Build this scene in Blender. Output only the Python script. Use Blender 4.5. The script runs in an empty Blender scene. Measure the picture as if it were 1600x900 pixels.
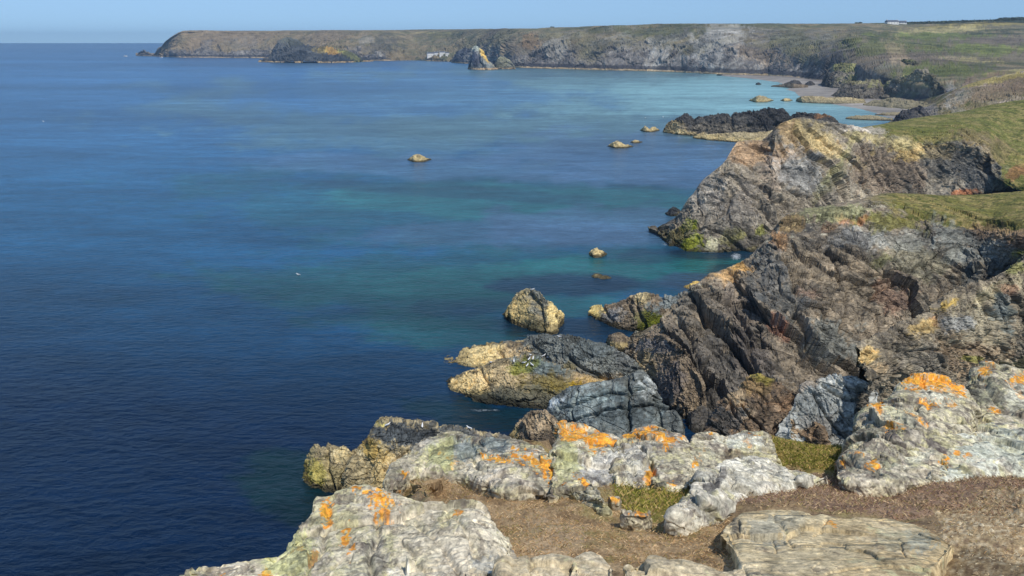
import bpy, math, numpy as np
from math import radians, pi
C = bpy.context.scene
# ------------------------------------------------------------------ camera, sky, sun, exposure
F = 1500.0; H = 45.0; PITCH = math.atan(383/1500.0)
cp, sp = math.cos(PITCH), math.sin(PITCH)
cam_d = bpy.data.cameras.new("camera"); cam = bpy.data.objects.new("camera", cam_d); C.collection.objects.link(cam)
cam_d.sensor_width = 36.0; cam_d.lens = 36.0*F/1600.0; cam_d.clip_start = 0.1; cam_d.clip_end = 200000
cam.location = (0, 0, H); cam.rotation_euler = (pi/2 - PITCH, 0, 0); C.camera = cam
C.render.resolution_x = 1024; C.render.resolution_y = 576
SUN_ELEV = 53.0; SUN_AZ = 30.0            # azimuth measured from straight behind the camera (-Y) towards the right (+X)
sv = np.array([math.sin(radians(SUN_AZ))*math.cos(radians(SUN_ELEV)), -math.cos(radians(SUN_AZ))*math.cos(radians(SUN_ELEV)), math.sin(radians(SUN_ELEV))])
W = bpy.data.worlds.new("World"); C.world = W; W.use_nodes = True
nt = W.node_tree; nt.nodes.clear()
sky = nt.nodes.new('ShaderNodeTexSky'); sky.sky_type = 'NISHITA'; sky.sun_disc = False
sky.sun_elevation = radians(SUN_ELEV); sky.sun_rotation = math.atan2(sv[0], sv[1])
sky.air_density = 1.0; sky.dust_density = 0.3; sky.ozone_density = 4.0; sky.altitude = 0
bg = nt.nodes.new('ShaderNodeBackground'); bg.inputs[1].default_value = 0.093
wo = nt.nodes.new('ShaderNodeOutputWorld')
hsv = nt.nodes.new('ShaderNodeHueSaturation'); hsv.inputs['Saturation'].default_value = 0.84; hsv.inputs['Value'].default_value = 1.28
tint = nt.nodes.new('ShaderNodeMix'); tint.data_type = 'RGBA'; tint.blend_type = 'MULTIPLY'; tint.inputs[0].default_value = 1.0
tint.inputs[7].default_value = (0.80, 0.95, 1.06, 1)
tcw = nt.nodes.new('ShaderNodeTexCoord'); vadd = nt.nodes.new('ShaderNodeVectorMath'); vadd.operation = 'ADD'; vadd.inputs[1].default_value = (0, 0, .10)
nt.links.new(tcw.outputs['Generated'], vadd.inputs[0]); nt.links.new(vadd.outputs[0], sky.inputs['Vector'])
nt.links.new(sky.outputs[0], hsv.inputs['Color']); nt.links.new(hsv.outputs[0], tint.inputs[6])
nt.links.new(tint.outputs[2], bg.inputs[0]); nt.links.new(bg.outputs[0], wo.inputs[0])
sun_d = bpy.data.lights.new("sun", 'SUN'); sun_d.energy = 3.15; sun_d.angle = radians(0.6); sun_d.color = (1.0, 0.945, 0.855)
sun = bpy.data.objects.new("sun", sun_d); C.collection.objects.link(sun)
from mathutils import Vector
sun.rotation_euler = Vector(sv).to_track_quat('Z', 'Y').to_euler()
C.view_settings.view_transform = 'Standard'; C.view_settings.look = 'None'
C.view_settings.exposure = 0.1; C.view_settings.gamma = 1.0
C.render.engine = 'CYCLES'
C.cycles.volume_bounces = 0; C.cycles.max_bounces = 5; C.cycles.diffuse_bounces = 3; C.cycles.glossy_bounces = 2

# ------------------------------------------------------------------ projection helpers (photo pixels 1600x900 <-> metres)
def d(px, py, Y):
    u = px-800.0; v = py-450.0; k = Y/(F*cp - v*sp)
    return np.array([u*k, Y, H - (v*cp + F*sp)*k])
def s(px, py, z=0.0):
    v = py-450.0; r = (v*cp + F*sp)/(F*cp - v*sp)
    return d(px, py, (H-z)/r)
def h(px, Y, z):
    r = (H-z)/Y; v = (r*F*cp - F*sp)/(cp + r*sp)
    return np.array([(px-800.0)*Y/(F*cp - v*sp), Y, z])
def proj(P):
    dz = H - P[..., 2]; Yd = P[..., 1]
    depth = Yd*cp + dz*sp
    depth = np.where(np.abs(depth) < .01, .01, depth)
    return 800 + F*P[..., 0]/depth, 450 + F*(dz*cp - Yd*sp)/depth

# ------------------------------------------------------------------ numpy noise
_A, _B, _C = np.uint32(374761393), np.uint32(668265263), np.uint32(2246822519)
def _mx(n):
    n = n ^ (n >> np.uint32(15)); n = n*np.uint32(2246822519); n ^= n >> np.uint32(13); n *= np.uint32(3266489917); n ^= n >> np.uint32(16)
    return n
def _h(ix, iy, iz, seed):
    return _mx(ix.astype(np.int32).view(np.uint32)*_A + iy.astype(np.int32).view(np.uint32)*_B + iz.astype(np.int32).view(np.uint32)*_C + np.uint32(seed*1274126177 & 0xFFFFFFFF))
def _f(n): return n.astype(np.float32)*np.float32(1/4294967295.0)
def vnoise(p, seed=0):
    i = np.floor(p); f = (p-i).astype(np.float32); f = f*f*(3-2*f); i = i.astype(np.int32).view(np.uint32)
    sd = np.uint32(seed*1274126177 & 0xFFFFFFFF)
    hx = i[:, 0]*_A+sd; hy = i[:, 1]*_B; hz = i[:, 2]*_C; hx1 = hx+_A; hy1 = hy+_B; hz1 = hz+_C
    def g(a, b):
        ab = a+b; v0 = _f(_mx(ab+hz)); v1 = _f(_mx(ab+hz1)); return v0+(v1-v0)*f[:, 2]
    x0 = g(hx, hy); x0 = x0+(g(hx, hy1)-x0)*f[:, 1]; x1 = g(hx1, hy); x1 = x1+(g(hx1, hy1)-x1)*f[:, 1]
    return (x0+(x1-x0)*f[:, 0])*2-1
def fbm(p, octv=5, seed=0, gain=.5, lac=2.03):
    r = 0; a = 1.0; t = 0
    for o in range(octv):
        r = r + a*vnoise(p*(lac**o) + 17.3*o, seed+o); t += a; a *= gain
    return r/t*1.6
def facet(p, seed=0, tilt=1.0):
    i = np.floor(p-.5).astype(np.int32); n = len(p)
    b1 = np.full(n, 9e9, np.float32); b2 = np.full(n, 9e9, np.float32); bid = np.zeros(n, np.uint32); bd = np.zeros((n, 3), np.float32)
    for a in (0, 1):
        for b in (0, 1):
            for c in (0, 1):
                X, Y, Z = i[:, 0]+a, i[:, 1]+b, i[:, 2]+c
                hh = _h(X, Y, Z, seed)
                jx = _f(hh)*.8+.1; jy = _f(_h(X, Y, Z, seed+101))*.8+.1; jz = _f(_h(X, Y, Z, seed+202))*.8+.1
                dd = np.stack([p[:, 0]-X-jx, p[:, 1]-Y-jy, p[:, 2]-Z-jz], 1).astype(np.float32)
                q = (dd*dd).sum(1)
                m = q < b1
                b2 = np.where(m, b1, np.minimum(b2, q)); b1 = np.where(m, q, b1)
                bid = np.where(m, hh, bid); bd = np.where(m[:, None], dd, bd)
    z0 = np.zeros(n, np.int32); bi = bid.view(np.int32)
    t = np.stack([_f(_h(bi, z0, z0, k))*2-1 for k in (1, 2, 3)], 1)
    off = _f(_h(bi, z0, z0, 4))*2-1
    val = off*.45 + (bd*t).sum(1)*tilt
    return val, np.sqrt(b2)-np.sqrt(b1), _f(_h(bi, z0, z0, 5))
def frame(dip=45, strike=0, stretch=(2.0, 1.3, .7)):
    a = radians(dip); b = radians(strike)
    e1 = np.array([math.cos(a), 0, -math.sin(a)]); e3 = np.array([math.sin(a), 0, math.cos(a)]); e2 = np.array([0, 1., 0])
    Rz = np.array([[math.cos(b), -math.sin(b), 0], [math.sin(b), math.cos(b), 0], [0, 0, 1]])
    M = np.stack([e1/stretch[0], e2/stretch[1], e3/stretch[2]], 0) @ Rz.T
    return M
from concurrent.futures import ThreadPoolExecutor
POOL = ThreadPoolExecutor(4)
def par(n, fn, k=40000):
    """run fn(slice) over blocks of vertices in parallel"""
    list(POOL.map(fn, [slice(a, min(n, a+k)) for a in range(0, n, k)]))
def sst(a, b, x):
    t = np.clip((x-a)/(b-a), 0, 1); return t*t*(3-2*t)
def S(r, g, b):
    c = np.array([r, g, b])/255.0
    return np.where(c < .04045, c/12.92, ((c+.055)/1.055)**2.4)
def mix(a, b, t): return a + (b-a)*np.asarray(t)[:, None]

# ------------------------------------------------------------------ grids
def cr(P, t):
    # catmull-rom along axis 0 of P (K,...) at float indices t
    K = len(P); i = np.clip(np.floor(t).astype(int), 0, K-2); f = (t-i)
    sh = (-1,)+(1,)*(P.ndim-1); f = f.reshape(sh)
    p0 = P[np.maximum(i-1, 0)]; p1 = P[i]; p2 = P[i+1]; p3 = P[np.minimum(i+2, K-1)]
    c = .5*((2*p1) + (-p0+p2)*f + (2*p0-5*p1+4*p2-p3)*f*f + (-p0+3*p1-3*p2+p3)*f**3)
    lin = p1*(1-f)+p2*f
    return .5*c + .5*lin
def resample(G, step, cap=900, minseg=4, wk=.22):
    """G (R,K,3) world control grid -> dense grid. step = photo pixels per vertex"""
    G = np.asarray(G, float); px, py = proj(G)
    def lens(ax):
        dd = np.hypot(np.diff(px, axis=ax), np.diff(py, axis=ax)); W3 = np.linalg.norm(np.diff(G, axis=ax), axis=-1)
        Yd = np.maximum(G[..., 1], 2.); Ym = (Yd[1:]+Yd[:-1])*.5 if ax == 0 else (Yd[:, 1:]+Yd[:, :-1])*.5
        dd = np.maximum(dd, wk*W3*F/np.maximum(Ym, 6))
        return np.clip(np.percentile(dd, 75, axis=1-ax), minseg*step, 500)
    out = []
    for ax in (0, 1):
        L = lens(ax); cum = np.concatenate([[0], np.cumsum(L)]); n = int(min(cap, max(6, cum[-1]/step)))
        out.append(np.interp(np.linspace(0, cum[-1], n), cum, np.arange(len(cum))))
    A = cr(G, out[0]); A = cr(A.swapaxes(0, 1), out[1]).swapaxes(0, 1)
    return A, out[0], out[1]
def gridnormal(A):
    du = np.gradient(A, axis=1); dv = np.gradient(A, axis=0)
    n = np.cross(du, dv); L = np.linalg.norm(n, axis=-1, keepdims=True); L[L < 1e-9] = 1
    return n/L
def facesof(R, K):
    a = (np.arange(R-1)[:, None]*K + np.arange(K-1)[None]).ravel()
    return np.stack([a, a+1, a+K+1, a+K], 1)
def link(name, co, fc, mat, col=None, aux=None, parent=None, smooth=False):
    me = bpy.data.meshes.new(name); nv = len(co); nf = len(fc); k = fc.shape[1]
    me.vertices.add(nv); me.vertices.foreach_set('co', np.ascontiguousarray(co, np.float32).ravel())
    me.loops.add(nf*k); me.loops.foreach_set('vertex_index', np.ascontiguousarray(fc, np.int32).ravel())
    me.polygons.add(nf); me.polygons.foreach_set('loop_start', np.arange(0, nf*k, k, dtype=np.int32))
    me.polygons.foreach_set('loop_total', np.full(nf, k, np.int32))
    me.polygons.foreach_set('use_smooth', np.full(nf, smooth, bool))
    me.update(calc_edges=True)
    for nm, v in (('Col', col), ('Aux', aux)):
        if v is not None:
            at = me.attributes.new(nm, 'FLOAT_COLOR', 'POINT'); c4 = np.ones((nv, 4), np.float32); c4[:, :3] = v
            at.data.foreach_set('color', c4.ravel())
    me.materials.append(mat); me.validate()
    o = bpy.data.objects.new(name, me); C.collection.objects.link(o)
    if parent: o.parent = parent
    return o
def tag(o, label=None, cat=None, group=None, kind=None):
    if label: o['label'] = label
    if cat: o['category'] = cat
    if group: o['group'] = group
    if kind: o['kind'] = kind
    return o

# ------------------------------------------------------------------ materials
def rock_mat(name, sc, bump=.5, rough=.92, var=.5, dist=.05, spec=.25, frac=0, ys=1.):
    """albedo from the surface's own colour map, broken up by procedural noise. sc = detail per metre"""
    m = bpy.data.materials.new(name); m.use_nodes = True; n = m.node_tree; L = n.links; b = n.nodes['Principled BSDF']
    b.inputs['Roughness'].default_value = rough; b.inputs['Specular IOR Level'].default_value = spec
    at = n.nodes.new('ShaderNodeAttribute'); at.attribute_name = 'Col'
    tc = n.nodes.new('ShaderNodeTexCoord')
    n1 = n.nodes.new('ShaderNodeTexNoise'); n1.inputs['Scale'].default_value = sc; n1.inputs['Detail'].default_value = 6; n1.inputs['Roughness'].default_value = .7
    n2 = n.nodes.new('ShaderNodeTexNoise'); n2.inputs['Scale'].default_value = sc*.22; n2.inputs['Roughness'].default_value = .7; n2.inputs['Detail'].default_value = 5; n2.inputs['Distortion'].default_value = .8
    ms = n.nodes.new('ShaderNodeMapping'); ms.inputs['Scale'].default_value = (1, ys, 1); L.new(tc.outputs['Object'], ms.inputs[0])
    L.new(ms.outputs[0], n1.inputs['Vector']); L.new(ms.outputs[0], n2.inputs['Vector'])
    r1 = n.nodes.new('ShaderNodeMapRange'); r1.inputs[1].default_value = .3; r1.inputs[2].default_value = .7; r1.inputs[3].default_value = 1-var; r1.inputs[4].default_value = 1+var
    r2 = n.nodes.new('ShaderNodeMapRange'); r2.inputs[1].default_value = .3; r2.inputs[2].default_value = .7; r2.inputs[3].default_value = 1-var*.6; r2.inputs[4].default_value = 1+var*.6
    L.new(n1.outputs['Fac'], r1.inputs[0]); L.new(n2.outputs['Fac'], r2.inputs[0])
    mu = n.nodes.new('ShaderNodeMath'); mu.operation = 'MULTIPLY'; L.new(r1.outputs[0], mu.inputs[0]); L.new(r2.outputs[0], mu.inputs[1])
    vm = n.nodes.new('ShaderNodeVectorMath'); vm.operation = 'SCALE'; L.new(at.outputs['Color'], vm.inputs[0]); L.new(mu.outputs[0], vm.inputs['Scale'])
    L.new(vm.outputs[0], b.inputs['Base Color'])
    bp = n.nodes.new('ShaderNodeBump'); bp.inputs['Strength'].default_value = bump; bp.inputs['Distance'].default_value = dist
    n3 = n.nodes.new('ShaderNodeTexNoise'); n3.inputs['Scale'].default_value = sc*.6; n3.inputs['Detail'].default_value = 8; n3.inputs['Roughness'].default_value = .65
    L.new(tc.outputs['Object'], n3.inputs['Vector'])
    if not frac:
        L.new(n3.outputs['Fac'], bp.inputs['Height'])
    else:
        mp = n.nodes.new('ShaderNodeMapping'); mp.inputs['Rotation'].default_value = (0, radians(42), radians(15)); mp.inputs['Scale'].default_value = (.45, .8, 1.3)
        L.new(tc.outputs['Object'], mp.inputs[0])
        nz = n.nodes.new('ShaderNodeTexNoise'); nz.inputs['Scale'].default_value = frac*.8; nz.inputs['Detail'].default_value = 4; L.new(mp.outputs[0], nz.inputs['Vector'])
        wv = n.nodes.new('ShaderNodeVectorMath'); wv.operation = 'MULTIPLY_ADD'; L.new(nz.outputs['Color'], wv.inputs[0]); wv.inputs[1].default_value = (1.1/frac,)*3; L.new(mp.outputs[0], wv.inputs[2])
        prev = n3.outputs['Fac']; ck = None
        for q, (k, w, dp) in enumerate(((1., .05, 1.8), (2.7, .07, .5))):
            vo = n.nodes.new('ShaderNodeTexVoronoi'); vo.feature = 'DISTANCE_TO_EDGE'; vo.inputs['Scale'].default_value = frac*k; L.new(wv.outputs[0], vo.inputs['Vector'])
            m1 = n.nodes.new('ShaderNodeMapRange'); m1.inputs[1].default_value = 0; m1.inputs[2].default_value = w; m1.interpolation_type = 'SMOOTHSTEP'; L.new(vo.outputs['Distance'], m1.inputs[0])
            ma = n.nodes.new('ShaderNodeMath'); ma.operation = 'MULTIPLY_ADD'; L.new(m1.outputs[0], ma.inputs[0]); ma.inputs[1].default_value = dp; L.new(prev, ma.inputs[2]); prev = ma.outputs[0]
            # each block tilts its own way
            vf = n.nodes.new('ShaderNodeTexVoronoi'); vf.inputs['Scale'].default_value = frac*k*1.3; L.new(wv.outputs[0], vf.inputs['Vector'])
            mf = n.nodes.new('ShaderNodeMath'); mf.operation = 'MULTIPLY_ADD'; L.new(vf.outputs['Distance'], mf.inputs[0]); mf.inputs[1].default_value = -dp*.9; L.new(prev, mf.inputs[2]); prev = mf.outputs[0]
            cm = n.nodes.new('ShaderNodeMapRange'); cm.inputs[1].default_value = 0; cm.inputs[2].default_value = 1; cm.inputs[3].default_value = .78; cm.inputs[4].default_value = 1.06; L.new(m1.outputs[0], cm.inputs[0])
            mm = n.nodes.new('ShaderNodeMath'); mm.operation = 'MULTIPLY'; L.new(cm.outputs[0], mm.inputs[0])
            if ck is None: mm.inputs[1].default_value = 1.
            else: L.new(ck, mm.inputs[1])
            ck = mm.outputs[0]
        L.new(prev, bp.inputs['Height']); m2 = n.nodes.new('ShaderNodeMath'); m2.operation = 'MULTIPLY'; L.new(mu.outputs[0], m2.inputs[0]); L.new(ck, m2.inputs[1]); L.new(m2.outputs[0], vm.inputs['Scale'])
    L.new(bp.outputs[0], b.inputs['Normal'])
    return m
M_far = rock_mat('far_cliff_rock', .05, bump=.6, dist=4.0, var=.4)
M_mid = rock_mat('mid_cliff_rock', 2.6, bump=.7, dist=.13, var=.42, frac=.42)
M_near = rock_mat('near_lichen_rock', 26, bump=.85, dist=.016, var=.5, frac=.8, ys=.65)
M_turf = rock_mat('turf_soil', 55, bump=.7, dist=.012, var=.5, spec=.1, ys=.65)
def flat_mat(name, col, rough=.8, attr=False):
    m = bpy.data.materials.new(name); m.use_nodes = True; b = m.node_tree.nodes['Principled BSDF']
    b.inputs['Roughness'].default_value = rough; b.inputs['Specular IOR Level'].default_value = .2
    n = m.node_tree
    nz = n.nodes.new('ShaderNodeTexNoise'); nz.inputs['Scale'].default_value = 3.0; nz.inputs['Detail'].default_value = 4
    mr = n.nodes.new('ShaderNodeMapRange'); mr.inputs[3].default_value = .8; mr.inputs[4].default_value = 1.2
    n.links.new(nz.outputs['Fac'], mr.inputs[0])
    vm = n.nodes.new('ShaderNodeVectorMath'); vm.operation = 'SCALE'
    if attr:
        at = n.nodes.new('ShaderNodeAttribute'); at.attribute_name = 'Col'; n.links.new(at.outputs['Color'], vm.inputs[0])
    else: vm.inputs[0].default_value = tuple(col)
    n.links.new(mr.outputs[0], vm.inputs['Scale']); n.links.new(vm.outputs[0], b.inputs['Base Color'])
    return m
M_blade = flat_mat('grass_blades', None, .7, True)
M_white = flat_mat('white_render', S(235, 232, 225)); M_slate = flat_mat('slate_roof', S(95, 100, 110)); M_glass = flat_mat('dark_window', S(40, 45, 50), .3)
M_feather = flat_mat('white_feathers', S(240, 240, 238)); M_wing = flat_mat('grey_feathers', S(150, 155, 162)); M_beak = flat_mat('yellow_beak', S(220, 170, 40))

# ------------------------------------------------------------------ rock surface displacement and colour
def seglines(px, py, pl):
    dmin = np.full(px.shape, 1e9); side = np.zeros(px.shape)
    for (x0, y0), (x1, y1) in zip(pl[:-1], pl[1:]):
        dx, dy = x1-x0, y1-y0; t = np.clip(((px-x0)*dx+(py-y0)*dy)/(dx*dx+dy*dy), 0, 1)
        ex, ey = px-x0-t*dx, py-y0-t*dy; q = np.hypot(ex, ey); m = q < dmin
        dmin = np.where(m, q, dmin); side = np.where(m, np.sign(dx*ey-dy*ex), side)
    return dmin, side
def inpoly(px, py, poly):
    r = np.zeros(px.shape, bool); n = len(poly)
    for i in range(n):
        x0, y0 = poly[i]; x1, y1 = poly[(i+1) % n]
        c = ((y0 > py) != (y1 > py)); 
        if y1 != y0: r ^= c & (px < (x1-x0)*(py-y0)/(y1-y0)+x0)
    return r
def displace(A, L, M, seed, amp=1.0, creases=(), rough=1.0, fine=1.0, hold=None, big=.5, strata=1.0, blur=0, v1k=.30):
    """A dense smooth grid; L = size in metres of the large blocks; creases = [(polyline px, width px, depth m)]"""
    sh = A.shape[:2]; N = gridnormal(A).reshape(-1, 3); P = A.reshape(-1, 3); out = np.zeros(len(P), np.float32); ids = np.zeros(len(P), np.float32); crk = np.zeros(len(P), np.float32)
    def _blk(sl):
        q = P[sl]; w = np.stack([fbm(q/(L*1.3)+k*31, 3, seed+k*7) for k in range(3)], 1)*L*.35
        qw = (q+w) @ M.T
        v1, e1, i1 = facet(qw/L, seed); v2, e2, i2 = facet(qw/(L*.38), seed+11); v3, e3, i3 = facet(qw/(L*.15), seed+23)
        v4, e4, i4 = facet((q+w*.2) @ M.T/(L*.055), seed+31)
        g = fbm(q/(L*2.2), 3, seed+50)*big + v1k*v1 + .17*v2*rough + .10*v3*rough + .045*v4*fine*rough
        g += fbm(q/(L*.12), 4, seed+60, gain=.6)*.03*fine
        # bedding: thin tilted layers that step out one above the other
        sb = qw[:, 2]/L*4.2 + .35*fbm(q/(L*.5), 3, seed+66); fr = sb-np.floor(sb)
        lay = _f(_h(np.floor(sb).astype(np.int32), np.floor(sb).astype(np.int32)*0, np.floor(sb).astype(np.int32)*0, seed+5))
        g += strata*(.05*(fr-.5) + .045*(lay-.5))
        c = -.07*np.exp(-(e1/.035)**2) - .04*np.exp(-(e2/.06)**2)*rough - .015*np.exp(-(e3/.1)**2)*rough
        out[sl] = (g + c)*L*amp; ids[sl] = (i1*.5+i2*.3+i3*.2); crk[sl] = np.exp(-(e1/.06)**2)*.7+np.exp(-(e2/.09)**2)*.5
    par(len(P), _blk)
    px, py = proj(P)
    wx = fbm(np.stack([px/28, py/28, px*0], 1), 4, seed+80)*6; wy = fbm(np.stack([px/28, py/28, px*0+9], 1), 4, seed+81)*6
    for pl, wd, dep in creases:
        q, sd = seglines(px+wx, py+wy, pl)
        one = np.exp(-(q/wd)**2)
        if isinstance(dep, tuple):   # overhang step: bulge on one side, drop on the other (bulge, drop)
            wide = np.exp(-(q/(wd*4))**2)
            out += np.where(sd > 0, -dep[1]*one - dep[1]*.3*wide, dep[0]*wide).astype(np.float32)
        else: out -= (dep*one).astype(np.float32)
    og = out.reshape(sh)
    for _ in range(blur):
        p = np.pad(og, ((1, 1), (0, 0)), mode='edge'); og = .25*p[:-2]+.5*p[1:-1]+.25*p[2:]
    if blur: p = np.pad(og, ((0, 0), (1, 1)), mode='edge'); og = .2*p[:, :-2]+.6*p[:, 1:-1]+.2*p[:, 2:]
    out = og.reshape(-1)
    if hold is not None: out = out*hold.reshape(-1)
    Q = P + N*out[:, None]
    return Q.reshape(*sh, 3), ids, crk, px.reshape(sh), py.reshape(sh), out
def splat(col, px, py, items, seed=0, wsc=22., wamp=.5, tex=1.):
    """items: (cx, cy, rx, ry, rotdeg, colour, strength). Soft-edged, ragged patches: stains, lichen, turf and some painted shade"""
    z = px*0
    for k, (cx, cy, rx, ry, rot, c, st) in enumerate(items):
        a = radians(rot); dx = px-cx; dy = py-cy
        m = (np.abs(dx) < 3*max(rx, ry)) & (np.abs(dy) < 3*max(rx, ry))
        if not m.any(): continue
        x = (dx[m]*math.cos(a)+dy[m]*math.sin(a))/rx; y = (-dx[m]*math.sin(a)+dy[m]*math.cos(a))/ry
        r = np.hypot(x, y); pp = np.stack([px[m], py[m]*(1 if tex else 3.2), z[m]+k*5], 1)
        f = fbm(pp/wsc, 5, seed+k*3, gain=.65)
        f2 = fbm(pp/(wsc*.22), 4, seed+k*3+1, gain=.7)
        t = sst(.35, -.25, (r-1)+f*wamp*1.6+f2*.45*tex)*st
        if tex:
            lum = col[m].mean(1); k_ = np.clip(lum/(np.median(lum)+1e-5), .35, 2.0)**.8; cc = np.asarray(c)[None]*(k_[:, None]*tex+(1-tex))
        else: cc = np.broadcast_to(c, (m.sum(), 3))
        col[m] = mix(col[m], cc, t)
    return col
def vn(A):
    return gridnormal(A).reshape(-1, 3)
def rockcol(P, N, ids, crk, pal, L, seed):
    """pal: list of colours; blends by layered noise + by block so that neighbouring blocks differ"""
    n = len(P); col = np.zeros((n, 3))
    def _blk(sl):
        q = P[sl]; a = fbm(q/L, 5, seed+3, gain=.6)*.5+.5; b = ids[sl]; c = fbm(q/(L*.13), 4, seed+9, gain=.6)*.5+.5
        e = fbm(q/(L*.05), 4, seed+29, gain=.7)*.5+.5
        t = np.clip(.32*a+.22*b+.24*c+.22*e, 0, .9999)
        t = np.clip((t-.29)/.42, 0, .9999)*(len(pal)-1); i = t.astype(int); f = (t-i)
        pa = np.array(pal); col[sl] = mix(pa[i], pa[i+1], f)
        sp_ = fbm(q/(L*.035), 3, seed+19)
        col[sl] *= (1+.22*sp_)[:, None]
    par(n, _blk)
    col *= 1.12*(1-.3*np.clip(crk, 0, 1))[:, None]      # darker along the joints
    return np.clip(col, .004, 1)

ORANGE = S(222, 140, 30); ORANGE2 = S(176, 110, 66); OCHRE = S(176, 148, 92); TAN = S(170, 152, 108); CRUST = S(196, 196, 168); PALE = S(205, 200, 178)
GREEN = S(96, 104, 32); MOSS = S(120, 124, 30); GRASS = S(112, 110, 55); DKG = S(66, 72, 38)
GREY = S(128, 126, 118); DGREY = S(72, 74, 74); BLUE = S(100, 112, 114); BROWN = S(120, 104, 86); DBROWN = S(84, 74, 64); BLACK = S(44, 44, 46)
DRY = S(172, 140, 98)

def sea_zone(col, P, seed, tan=TAN, z1=2.2, z2=4.5, dark=BLACK, L=3.0, ds=.7):
    """barnacle band just above the tide, black lichen band above it"""
    def _blk(sl):
        q = P[sl]; f = fbm(q/L, 4, seed)*.9
        z = q[:, 2]+f*1.1
        m2 = sst(z2+1.2, z2-.2, z)*ds; col[sl] = mix(col[sl], dark*(1+.3*f[:, None]), m2)
        m1 = sst(z1+.5, z1-.2, z)*.92; col[sl] = mix(col[sl], tan*(1+.25*fbm(q/(L*.2), 3, seed+5)[:, None]), m1)
        m0 = sst(.85, .35, q[:, 2]+f*.3)*.85; col[sl] = mix(col[sl], np.broadcast_to(S(40, 38, 28), q.shape), m0)
    par(len(P), _blk)
    return col

def ridge(name, cols, T, step=1.5, z0=0., Yf=None, L=None, M=None, seed=1, amp=1., pal=(DGREY, GREY, BROWN), mat=None, creases=(), splats=(), sea=True,
          bulge=.16, v1k=.3, colfn=None, rough=1., fine=1., seaargs={}, big=.4, backdrop=2.0, topfrac=.5, wsc=22., wamp=.5, Ltone=None, follow=0):
    """free-standing rock from its profile: cols = (px, y_top, y_foot[, thickness scale]) standing on the plane z0 (or at depth Yf(py))"""
    K = len(cols); rows = [[] for _ in range(8)]
    for i, c in enumerate(cols):
        px, yt, yf = c[:3]
        if follow and i in (0, K-1) and px < 1590 and yf < 925: yt = yf-(yf-yt)*.3
        ts = c[3] if len(c) > 3 else 1.
        e = min(i, K-1-i)/max(1, (K-1)/2); tp = T*ts*max(.18, math.sqrt(max(0, 1-(1-e)**2)))
        foot = s(px, yf, z0) if Yf is None else d(px, yf, Yf(yf))
        Y0 = foot[1]; Yt = Y0+tp*topfrac
        if follow: Yt = max(Y0+tp*topfrac*.5, Y0+(Yg(yt)-Y0)*follow)
        tf = (Yt-Y0)/tp; top = d(px, yt, Yt); bz = foot[2]-backdrop
        m1 = d(px, yf+(yt-yf)*.38, Y0+tp*tf*(.38-bulge)); m2 = d(px, yf+(yt-yf)*.75, Y0+tp*tf*(.75-bulge*.8))
        under = h(px, Y0-.02*tp, foot[2]-backdrop)
        if top[2] < foot[2] and not follow: top = top.copy(); top[2] = foot[2]+.02*tp
        zt = top[2]; b1 = h(px, Yt+tp*.25, foot[2]+(zt-foot[2])*.80); b2 = h(px, Yt+tp*.4, foot[2]+(zt-foot[2])*.4)
        b3 = h(px, Yt+tp*.5, bz)
        if follow:
            b1 = h(px, Yt+tp*.12, zt-.10*tp-.02); b2 = h(px, Yt+tp*.22, zt-.4*tp-.1); b3 = h(px, Yt+tp*.26, zt-.9*tp-.5)
        for r, q in zip(rows, (under, foot, m1, m2, top, b1, b2, b3)): r.append(q)
    rows = [list(r) for r in rows]
    for e_, nb in ((0, 0), (-1, -1)):
        pts = [r[nb] for r in rows]; mid = (pts[0]+pts[-1])*.5; nx = [r[1 if nb == 0 else -2] for r in rows]; out_ = (sum(pts)-sum(nx))/8.; out_[2] = 0
        L_ = np.linalg.norm(out_)+1e-6; tip = mid+out_/L_*T*.06
        for r in rows:
            q_ = tip*.96+r[nb]*.04
            if nb == 0: r.insert(0, q_)
            else: r.append(q_)
    A, rv, cu = resample(rows, step, wk=(.8 if follow else .22))
    if L is None: L = T*.35
    if M is None: M = frame()
    Q, ids, crk, px, py, o = displace(A, L, M, seed, amp, creases, rough=rough, fine=fine, big=big, v1k=v1k, blur=(1 if follow else 0), strata=(0 if follow else 1))
    P = Q.reshape(-1, 3); N = vn(Q)
    col = rockcol(P*np.array([1, .45 if follow else 1, 1]), N, ids, crk, pal, Ltone or L*1.5, seed)
    if sea: col = sea_zone(col, P, seed+5, **seaargs)
    ppx, ppy = px.ravel(), py.ravel()
    if colfn is not None: col = colfn(col, P, N, ppx, ppy)
    if splats: col = splat(col, ppx, ppy, splats, seed, wsc, wamp)
    return link(name, P, facesof(*A.shape[:2]), mat or M_mid, col)

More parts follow.
